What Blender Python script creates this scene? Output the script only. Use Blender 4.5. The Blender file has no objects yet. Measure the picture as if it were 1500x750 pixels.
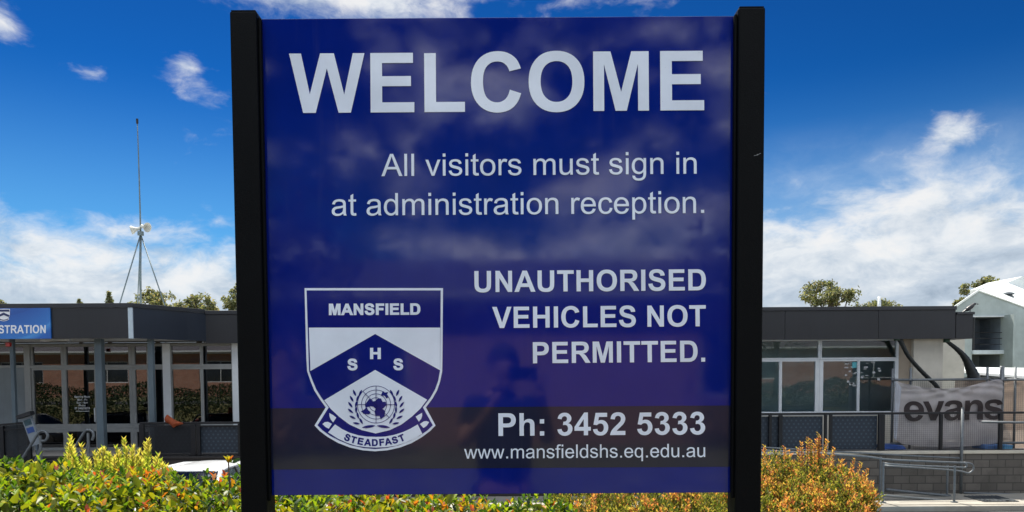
import bpy, bmesh, math, random
import numpy as np
from mathutils import Vector, Matrix, Euler
R = math.radians
random.seed(7); rng = np.random.default_rng(7)
S = bpy.context.scene
C = S.collection
# ------------------------------------------------------------------ camera
F = 1083.0; CX, CY = 750.0, 594.0
PITCH, ROLL = R(2.55), R(-0.36)
EYE = Vector((0, 0, 1.55))
cam = bpy.data.objects.new('camera', bpy.data.cameras.new('camera')); C.objects.link(cam)
cam.data.sensor_width = 36; cam.data.lens = 36*F/1500
cam.data.shift_y = (CY-375)/1500
cam.data.clip_start = 0.03; cam.data.clip_end = 5000
M3 = Euler((math.pi/2-PITCH, 0, 0)).to_matrix() @ Matrix.Rotation(ROLL, 3, 'Z')
cam.matrix_world = Matrix.Translation(EYE) @ M3.to_4x4()
S.camera = cam
# ------------------------------------------------------------------ sky, sun, exposure
SUN_DIR = Vector((-0.17, 0.46, 0.87)).normalized()       # towards the sun: high beyond the sign, a little to the left
SKY_STRENGTH = 0.10
S.view_settings.view_transform = 'Standard'; S.view_settings.look = 'None'
S.view_settings.gamma = 1; S.view_settings.use_curve_mapping = False
S.view_settings.exposure = 1.55
S.render.engine = 'CYCLES'
S.cycles.use_denoising = True
S.cycles.max_bounces = 8; S.cycles.transparent_max_bounces = 16

class NT:
    def __init__(s, tree): s.t = tree; s.t.nodes.clear()
    def n(s, typ, **kw):
        nd = s.t.nodes.new(typ)
        for k, v in kw.items(): setattr(nd, k, v)
        return nd
    def put(s, sock, v):
        if hasattr(v, 'is_output'): s.t.links.new(v, sock)
        elif v is not None: sock.default_value = v
    def m(s, op, a, b=None, c=None, clamp=False):
        nd = s.n('ShaderNodeMath', operation=op, use_clamp=clamp)
        s.put(nd.inputs[0], a)
        if b is not None: s.put(nd.inputs[1], b)
        if c is not None: s.put(nd.inputs[2], c)
        return nd.outputs[0]
    def vm(s, op, a, b=None):
        nd = s.n('ShaderNodeVectorMath', operation=op)
        s.put(nd.inputs[0], a)
        if b is not None:
            s.put(nd.inputs['Scale'] if op == 'SCALE' else nd.inputs[1], b)
        return nd.outputs['Value'] if op in ('DOT_PRODUCT', 'LENGTH', 'DISTANCE') else nd.outputs[0]
    def noise(s, vec, scale, detail=4, rough=.55, dist=0.0):
        nd = s.n('ShaderNodeTexNoise')
        s.put(nd.inputs['Vector'], vec); nd.inputs['Scale'].default_value = scale
        nd.inputs['Detail'].default_value = detail; nd.inputs['Roughness'].default_value = rough
        nd.inputs['Distortion'].default_value = dist
        return nd.outputs[0]
    def mix(s, f, a, b, blend='MIX'):
        nd = s.n('ShaderNodeMix', data_type='RGBA', blend_type=blend)
        s.put(nd.inputs[0], f); s.put(nd.inputs[6], a); s.put(nd.inputs[7], b)
        return nd.outputs[2]
    def smooth(s, x, lo, hi, a=0.0, b=1.0):
        nd = s.n('ShaderNodeMapRange', interpolation_type='SMOOTHSTEP')
        s.put(nd.inputs[0], x); nd.inputs[1].default_value = lo; nd.inputs[2].default_value = hi
        nd.inputs[3].default_value = a; nd.inputs[4].default_value = b
        return nd.outputs[0]
    def ramp(s, f, stops):
        nd = s.n('ShaderNodeValToRGB'); s.put(nd.inputs[0], f)
        e = nd.color_ramp.elements
        while len(e) < len(stops): e.new(.5)
        for el, (p, c) in zip(e, stops): el.position = p; el.color = (*c, 1)
        return nd.outputs[0]

def make_world():
    w = bpy.data.worlds.new('World'); S.world = w; w.use_nodes = True
    q = NT(w.node_tree)
    out = q.n('ShaderNodeOutputWorld'); bg = q.n('ShaderNodeBackground')
    q.t.links.new(bg.outputs[0], out.inputs[0]); bg.inputs[1].default_value = SKY_STRENGTH
    sky = q.n('ShaderNodeTexSky', sky_type='NISHITA'); sky.sun_disc = False
    sky.sun_elevation = math.asin(SUN_DIR.z); sky.sun_rotation = math.atan2(SUN_DIR.x, SUN_DIR.y)
    sky.altitude = 60; sky.air_density = 1.0; sky.dust_density = 0.0; sky.ozone_density = 3.0
    D = q.n('ShaderNodeTexCoord').outputs['Generated']
    sp = q.n('ShaderNodeSeparateXYZ'); q.put(sp.inputs[0], D); x, y, z = sp.outputs
    az = q.m('MULTIPLY', q.m('ARCTAN2', x, y), 180/math.pi)
    el = q.m('MULTIPLY', q.m('ARCSINE', z), 180/math.pi)
    # clear-sky colour: the Nishita sky, deepened as in the photograph
    g = q.n('ShaderNodeGamma'); q.put(g.inputs[0], q.vm('MULTIPLY', sky.outputs[0], tuple(v*.1 for v in SKY_TINT))); g.inputs[1].default_value = SKY_GAMMA
    clear = q.vm('SCALE', g.outputs[0], 10.0)
    # the air pales towards the horizon
    clear = q.mix(q.smooth(el, 21, 4, 0, .52), clear, (.85, 2.0, 3.0, 1))
    st = q.n('ShaderNodeCombineXYZ'); q.put(st.inputs[0], x); q.put(st.inputs[1], y); q.put(st.inputs[2], q.m('MULTIPLY', z, 1.9))
    P = st.outputs[0]
    warp = q.n('ShaderNodeTexNoise'); q.put(warp.inputs['Vector'], P); warp.inputs['Scale'].default_value = 9; warp.inputs['Detail'].default_value = 3
    P = q.vm('ADD', P, q.vm('SCALE', q.vm('SUBTRACT', warp.outputs[1], (.5, .5, .5)), .07))
    def dens(p): return q.noise(p, 7.0, 9, .6)
    n0 = dens(P)
    n1 = dens(q.vm('ADD', P, (-.020, .0, .036)))
    fine = q.noise(P, 22, 6, .62)
    def blob(a0, e0, sa, se, w):
        da = q.m('DIVIDE', q.m('SUBTRACT', az, a0), sa); de = q.m('DIVIDE', q.m('SUBTRACT', el, e0), se)
        r = q.m('ADD', q.m('MULTIPLY', da, da), q.m('MULTIPLY', de, de))
        return q.m('MULTIPLY', q.m('EXPONENT', q.m('MULTIPLY', r, -1)), w)
    bias = None
    for b in CLOUDS:
        v = blob(*b); bias = v if bias is None else q.m('ADD', bias, v)
    # the low bank of cloud all round the horizon, reaching higher to the right
    top = q.smooth(az, -8, 22, 9.2, 11.2)
    bank = q.m('MULTIPLY', q.smooth(q.m('SUBTRACT', el, top), -5.0, 4.6, 1, 0), .66)
    back = q.m('MULTIPLY', q.smooth(y, .1, -.5, 0, 1), q.smooth(el, 29, 42, .08, .66))  # extra cloud added high behind the camera, to light the sign face
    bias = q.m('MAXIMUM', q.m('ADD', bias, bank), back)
    d = q.m('ADD', bias, q.m('MULTIPLY', q.m('SUBTRACT', n0, .5), q.smooth(y, .1, -.4, 1.05, 2.4)))
    d = q.m('ADD', d, q.m('MULTIPLY', q.m('SUBTRACT', fine, .5), q.smooth(y, .1, -.4, .42, .85)))
    mask = q.smooth(d, .15, .55)
    lit = q.m('MULTIPLY_ADD', q.m('SUBTRACT', n0, n1), 2.6, .62)
    lit = q.m('ADD', lit, q.m('MULTIPLY', q.m('SUBTRACT', fine, .5), .22))
    lit = q.m('ADD', lit, q.smooth(el, 0, 9, -.16, .06))
    thick = q.smooth(d, .45, .95, .10, -.16)
    lit = q.m('ADD', lit, thick, clamp=True)
    # thin high veil above the bank on the right
    veil = q.m('MULTIPLY', q.m('MULTIPLY', q.smooth(el, 17.5, 9.5), q.smooth(az, 8, 22)), q.smooth(n0, .38, .66, .22, .75))
    clear = q.mix(q.m('MULTIPLY', veil, q.smooth(y, 0, .3)), clear, (2.2, 2.55, 3.0, 1))
    cloud = q.ramp(lit, CLOUD_RAMP)
    cloud = q.vm('SCALE', cloud, q.smooth(y, .25, -.35, CLOUD_GAIN[0], CLOUD_GAIN[1]))   # clouds behind the camera are brightened to light the sign face
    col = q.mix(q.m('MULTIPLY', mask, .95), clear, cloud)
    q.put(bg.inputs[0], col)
SKY_TINT = (.30, .63, .68); SKY_GAMMA = 2.1
CLOUDS = [(-15, 26.9, 13, 2.9, .62), (-34.3, 21.2, 1.9, 1.6, .36), (-23.2, 20.6, 1.0, .8, .27), (30.6, 15.3, 1.7, 1.2, .52),
          (8, 27.3, 5, 1.3, .42), (27.6, 11.0, 3.6, 1.6, .12), (-29, 19.3, 1.4, .6, .2)]
CLOUD_RAMP = [(0, (.33, .41, .52)), (.45, (.60, .69, .80)), (.8, (.90, .94, .98)), (1, (1, 1, 1))]
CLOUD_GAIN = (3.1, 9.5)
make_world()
sun = bpy.data.objects.new('sun', bpy.data.lights.new('sun', 'SUN')); C.objects.link(sun)
sun.data.energy = 3.3; sun.data.angle = R(.53); sun.data.color = (1, .94, .84)
sun.rotation_euler = SUN_DIR.to_track_quat('Z', 'Y').to_euler(); sun.location = (0, 0, 30)

# ------------------------------------------------------------------ helpers
def ray(px, py):
    return M3 @ Vector(((px-CX)/F, -(py-CY)/F, -1))
def at(px, py, Y):
    d = ray(px, py); return EYE + d*(Y/d.y)
def xa(px, Y, py=550): return at(px, py, Y).x
def za(px, py, Y): return at(px, py, Y).z

def tag(o, label=None, cat=None, group=None, kind=None):
    if label: o['label'] = label
    if cat: o['category'] = cat
    if group: o['group'] = group
    if kind: o['kind'] = kind
    return o
def empty(name, loc, label, cat, group=None, rz=0):
    o = bpy.data.objects.new(name, None); C.objects.link(o); o.location = loc; o.rotation_euler.z = rz
    o.empty_display_size = .2
    o['base'] = tuple(loc)
    return tag(o, label, cat, group)
def origin_of(o):
    while o.parent: o = o.parent
    return Vector(o.get('base', (0, 0, 0)))

class MB:
    def __init__(s): s.v = []; s.f = []; s.mi = []; s.cur = 0
    def face(s, idx): s.f.append(tuple(idx)); s.mi.append(s.cur)
    def poly(s, pts):
        b = len(s.v); s.v += [tuple(p) for p in pts]; s.face(range(b, b+len(pts))); return s
    def box(s, x0, x1, y0, y1, z0, z1):
        if x0 > x1: x0, x1 = x1, x0
        if y0 > y1: y0, y1 = y1, y0
        if z0 > z1: z0, z1 = z1, z0
        b = len(s.v)
        s.v += [(x0,y0,z0),(x1,y0,z0),(x1,y1,z0),(x0,y1,z0),(x0,y0,z1),(x1,y0,z1),(x1,y1,z1),(x0,y1,z1)]
        for q in ((0,3,2,1),(4,5,6,7),(0,1,5,4),(1,2,6,5),(2,3,7,6),(3,0,4,7)): s.face([b+i for i in q])
        return s
    def bar(s, p, q, w, h=None, up=(0,0,1)):
        """rectangular bar from p to q"""
        h = h or w; p = Vector(p); q = Vector(q); d = (q-p).normalized(); u = Vector(up)
        if abs(d.dot(u)) > .98: u = Vector((0,1,0))
        a = d.cross(u).normalized()*w/2; c = a.cross(d).normalized()*h/2
        b = len(s.v)
        for e in (p, q):
            for (i, j) in ((-1,-1),(1,-1),(1,1),(-1,1)): s.v.append(tuple(e+a*i+c*j))
        for f in ((0,1,2,3),(7,6,5,4),(0,4,5,1),(1,5,6,2),(2,6,7,3),(3,7,4,0)): s.face([b+i for i in f])
        return s
    def prism(s, pts, y0, y1):
        """polygon in x,z (counter-clockwise seen from -y) extruded along y"""
        n = len(pts); b = len(s.v)
        s.v += [(x, y0, z) for x, z in pts] + [(x, y1, z) for x, z in pts]
        s.face(range(b, b+n)); s.face(range(b+2*n-1, b+n-1, -1))
        for i in range(n):
            j = (i+1) % n; s.face((b+j, b+i, b+n+i, b+n+j))
        return s
    def slab(s, pts, z0, z1):
        """polygon in x,y extruded along z"""
        n = len(pts); b = len(s.v)
        s.v += [(x, y, z0) for x, y in pts] + [(x, y, z1) for x, y in pts]
        s.face(range(b+n-1, b-1, -1)); s.face(range(b+n, b+2*n))
        for i in range(n):
            j = (i+1) % n; s.face((b+i, b+j, b+n+j, b+n+i))
        return s
    def tube(s, pts, r, n=10, cap=True):
        pts = [Vector(p) for p in pts]; rs = r if hasattr(r, '__len__') else [r]*len(pts)
        ring0 = len(s.v); prev = None
        for i, p in enumerate(pts):
            d = (pts[min(i+1, len(pts)-1)]-pts[max(i-1, 0)]).normalized()
            if prev is None:
                u = d.orthogonal().normalized()
            else:
                u = (prev - d*prev.dot(d)).normalized()
            prev = u; w = d.cross(u)
            for k in range(n):
                a = 2*math.pi*k/n; s.v.append(tuple(p + (u*math.cos(a)+w*math.sin(a))*rs[i]))
        for i in range(len(pts)-1):
            for k in range(n):
                a = ring0+i*n+k; c = ring0+i*n+(k+1) % n; s.face((a, c, c+n, a+n))
        if cap:
            s.face([ring0+k for k in range(n-1, -1, -1)]); e = ring0+(len(pts)-1)*n; s.face([e+k for k in range(n)])
        return s
    def lathe(s, prof, axis_p, axis_d=(0,0,1), n=20):
        """profile of (radius, height) turned round an axis"""
        p = Vector(axis_p); d = Vector(axis_d).normalized()
        return s.tube_rings([(p+d*h, r) for r, h in prof], d, n)
    def tube_rings(s, rings, d, n):
        u = d.orthogonal().normalized(); w = d.cross(u); b = len(s.v)
        for p, r in rings:
            for k in range(n):
                a = 2*math.pi*k/n; s.v.append(tuple(p+(u*math.cos(a)+w*math.sin(a))*max(r, 1e-4)))
        for i in range(len(rings)-1):
            for k in range(n):
                a = b+i*n+k; c = b+i*n+(k+1) % n; s.face((a, c, c+n, a+n))
        s.face([b+k for k in range(n-1, -1, -1)]); e = b+(len(rings)-1)*n; s.face([e+k for k in range(n)])
        return s
    def build(s, name, mats, parent=None, smooth=False, bevel=0, local=False):
        me = bpy.data.meshes.new(name)
        v = s.v
        if parent is not None and not local:
            o3 = origin_of(parent); v = [(a-o3.x, b-o3.y, c-o3.z) for a, b, c in v]
        me.from_pydata(v, [], s.f)
        mats = mats if isinstance(mats, (list, tuple)) else [mats]
        for m in mats: me.materials.append(m)
        if len(mats) > 1: me.polygons.foreach_set('material_index', s.mi)
        if smooth: me.polygons.foreach_set('use_smooth', [True]*len(me.polygons))
        o = bpy.data.objects.new(name, me); C.objects.link(o)
        if parent is not None: o.parent = parent
        if bevel:
            bv = o.modifiers.new('bevel', 'BEVEL'); bv.width = bevel; bv.segments = 2; bv.limit_method = 'ANGLE'; bv.angle_limit = R(40)
        if smooth == 'auto':
            me.polygons.foreach_set('use_smooth', [True]*len(me.polygons)); me.set_sharp_from_angle(angle=R(35))
        return o
def children(o): return [c for c in bpy.data.objects if c.parent == o]
def copy_tree(o, parent=None):
    c = o.copy(); C.objects.link(c)
    if parent is not None: c.parent = parent; c.matrix_parent_inverse = o.matrix_parent_inverse
    for ch in children(o): copy_tree(ch, c)
    return c

# ------------------------------------------------------------------ materials
def mat(name, col, rough=.5, metal=0, spec=.5, var=.12, vscale=3.0, bump=0, bscale=60, stain=None, coat=0):
    m = bpy.data.materials.new(name); m.use_nodes = True; q = NT(m.node_tree)
    out = q.n('ShaderNodeOutputMaterial'); p = q.n('ShaderNodeBsdfPrincipled'); q.t.links.new(p.outputs[0], out.inputs[0])
    co = q.n('ShaderNodeTexCoord').outputs['Object']
    c = (*col, 1)
    if var:
        f = q.noise(co, vscale, 5, .6)
        lo = tuple(max(0, v*(1-var)) for v in col); hi = tuple(min(1, v*(1+var)) for v in col)
        c = q.ramp(f, [(.3, lo), (.7, hi)])
    if stain:
        sc, amt, scol = stain
        f2 = q.smooth(q.noise(co, sc, 8, .65), .5, .72, 0, amt)
        c = q.mix(f2, c, (*scol, 1))
    q.put(p.inputs['Base Color'], c)
    p.inputs['Roughness'].default_value = rough; p.inputs['Metallic'].default_value = metal
    p.inputs['Specular IOR Level'].default_value = spec
    if coat: p.inputs['Coat Weight'].default_value = coat; p.inputs['Coat Roughness'].default_value = .04
    if bump:
        b = q.n('ShaderNodeBump'); b.inputs['Strength'].default_value = bump; b.inputs['Distance'].default_value = .01
        q.put(b.inputs['Height'], q.noise(co, bscale, 4, .6)); q.t.links.new(b.outputs[0], p.inputs['Normal'])
    m['p'] = p.name
    return m
def streaked(name, col, rough=.5, amt=.3, spec=.4):
    """painted sheet with dirt streaks running down it"""
    m = bpy.data.materials.new(name); m.use_nodes = True; q = NT(m.node_tree)
    out = q.n('ShaderNodeOutputMaterial'); p = q.n('ShaderNodeBsdfPrincipled'); q.t.links.new(p.outputs[0], out.inputs[0])
    co = q.n('ShaderNodeTexCoord').outputs['Object']
    mp = q.n('ShaderNodeMapping'); q.put(mp.inputs[0], co); mp.inputs['Scale'].default_value = (4, 4, .35)
    f = q.smooth(q.noise(mp.outputs[0], 3, 6, .65), .42, .75, 0, amt)
    f2 = q.smooth(q.noise(co, .8, 5, .6), .35, .7, .86, 1.1)
    c = q.mix(f, (*col, 1), tuple(v*.55 for v in col)+(1,))
    q.put(p.inputs['Base Color'], q.vm('SCALE', c, f2)); p.inputs['Roughness'].default_value = rough; p.inputs['Specular IOR Level'].default_value = spec
    return m
def glass(name, tint, ior, rough=.0, clear=.6):
    m = bpy.data.materials.new(name); m.use_nodes = True; q = NT(m.node_tree)
    out = q.n('ShaderNodeOutputMaterial')
    tr = q.n('ShaderNodeBsdfTransparent'); tr.inputs[0].default_value = (*[t*clear for t in tint], 1)
    gl = q.n('ShaderNodeBsdfGlossy'); gl.inputs['Roughness'].default_value = rough; gl.inputs[0].default_value = (.95, .97, 1, 1)
    fr = q.n('ShaderNodeFresnel'); fr.inputs[0].default_value = ior
    co = q.n('ShaderNodeTexCoord').outputs['Object']
    b = q.n('ShaderNodeBump'); b.inputs['Strength'].default_value = .012; b.inputs['Distance'].default_value = .02
    q.put(b.inputs['Height'], q.noise(co, 1.3, 2, .5)); q.t.links.new(b.outputs[0], gl.inputs['Normal'])
    mx = q.n('ShaderNodeMixShader'); q.t.links.new(fr.outputs[0], mx.inputs[0]); q.t.links.new(tr.outputs[0], mx.inputs[1]); q.t.links.new(gl.outputs[0], mx.inputs[2])
    q.t.links.new(mx.outputs[0], out.inputs[0])
    return m
def leafmat(name, stops, young, trans=.45, rough=.35, vary=.5):
    """foliage: each leaf its own tone; young growth (attribute 'young') takes the second ramp"""
    m = bpy.data.materials.new(name); m.use_nodes = True; q = NT(m.node_tree)
    out = q.n('ShaderNodeOutputMaterial'); p = q.n('ShaderNodeBsdfPrincipled')
    ri = q.n('ShaderNodeNewGeometry').outputs['Random Per Island']
    c1 = q.ramp(ri, stops); c2 = q.ramp(ri, young)
    at_ = q.n('ShaderNodeAttribute', attribute_name='young')
    c = q.mix(at_.outputs['Fac'], c1, c2)
    q.put(p.inputs['Base Color'], c); p.inputs['Roughness'].default_value = rough; p.inputs['Specular IOR Level'].default_value = .5
    tl = q.n('ShaderNodeBsdfTranslucent'); q.put(tl.inputs[0], q.vm('MULTIPLY', c, (1.25, 1.15, .6)))
    mx = q.n('ShaderNodeMixShader'); mx.inputs[0].default_value = trans
    q.t.links.new(p.outputs[0], mx.inputs[1]); q.t.links.new(tl.outputs[0], mx.inputs[2]); q.t.links.new(mx.outputs[0], out.inputs[0])
    return m
def blockwall(name, bw, bh, c1, c2, mortar, msize=.012, axis='x'):
    m = bpy.data.materials.new(name); m.use_nodes = True; q = NT(m.node_tree)
    out = q.n('ShaderNodeOutputMaterial'); p = q.n('ShaderNodeBsdfPrincipled'); q.t.links.new(p.outputs[0], out.inputs[0])
    sp = q.n('ShaderNodeSeparateXYZ'); q.put(sp.inputs[0], q.n('ShaderNodeTexCoord').outputs['Object'])
    cb = q.n('ShaderNodeCombineXYZ'); q.put(cb.inputs[0], sp.outputs[0 if axis == 'x' else 1]); q.put(cb.inputs[1], sp.outputs[2])
    br = q.n('ShaderNodeTexBrick'); q.put(br.inputs['Vector'], cb.outputs[0]); br.inputs['Scale'].default_value = 1
    br.inputs['Brick Width'].default_value = bw; br.inputs['Row Height'].default_value = bh; br.inputs['Mortar Size'].default_value = msize
    br.inputs['Color1'].default_value = (*c1, 1); br.inputs['Color2'].default_value = (*c2, 1); br.inputs['Mortar'].default_value = (*mortar, 1)
    n = q.noise(cb.outputs[0], 2.2, 8, .7)
    c = q.mix(q.smooth(n, .42, .75, 0, .55), br.outputs[0], tuple(v*.55 for v in c1)+(1,))
    q.put(p.inputs['Base Color'], c); p.inputs['Roughness'].default_value = .9
    b = q.n('ShaderNodeBump'); b.inputs['Strength'].default_value = .5; b.inputs['Distance'].default_value = .01; b.invert = True
    q.put(b.inputs['Height'], br.outputs['Fac']); q.t.links.new(b.outputs[0], p.inputs['Normal'])
    return m
def meshfabric(name, col, open_, cell, dot=None):
    """woven or welded mesh: a real pattern of holes the light goes through"""
    m = bpy.data.materials.new(name); m.use_nodes = True; q = NT(m.node_tree)
    out = q.n('ShaderNodeOutputMaterial'); p = q.n('ShaderNodeBsdfPrincipled')
    co = q.n('ShaderNodeTexCoord').outputs['Object']; sp = q.n('ShaderNodeSeparateXYZ'); q.put(sp.inputs[0], co)
    fx = q.m('FRACT', q.m('DIVIDE', sp.outputs[0], cell)); fz = q.m('FRACT', q.m('DIVIDE', sp.outputs[2], cell))
    hole = q.m('MULTIPLY', q.m('LESS_THAN', fx, open_), q.m('LESS_THAN', fz, open_))
    c = q.ramp(q.noise(co, 2, 5, .6), [(.3, tuple(v*.8 for v in col)), (.7, tuple(v*1.2 for v in col))])
    q.put(p.inputs['Base Color'], c); p.inputs['Roughness'].default_value = .7
    tr = q.n('ShaderNodeBsdfTransparent'); mx = q.n('ShaderNodeMixShader')
    q.put(mx.inputs[0], hole); q.t.links.new(p.outputs[0], mx.inputs[1]); q.t.links.new(tr.outputs[0], mx.inputs[2]); q.t.links.new(mx.outputs[0], out.inputs[0])
    return m
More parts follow.
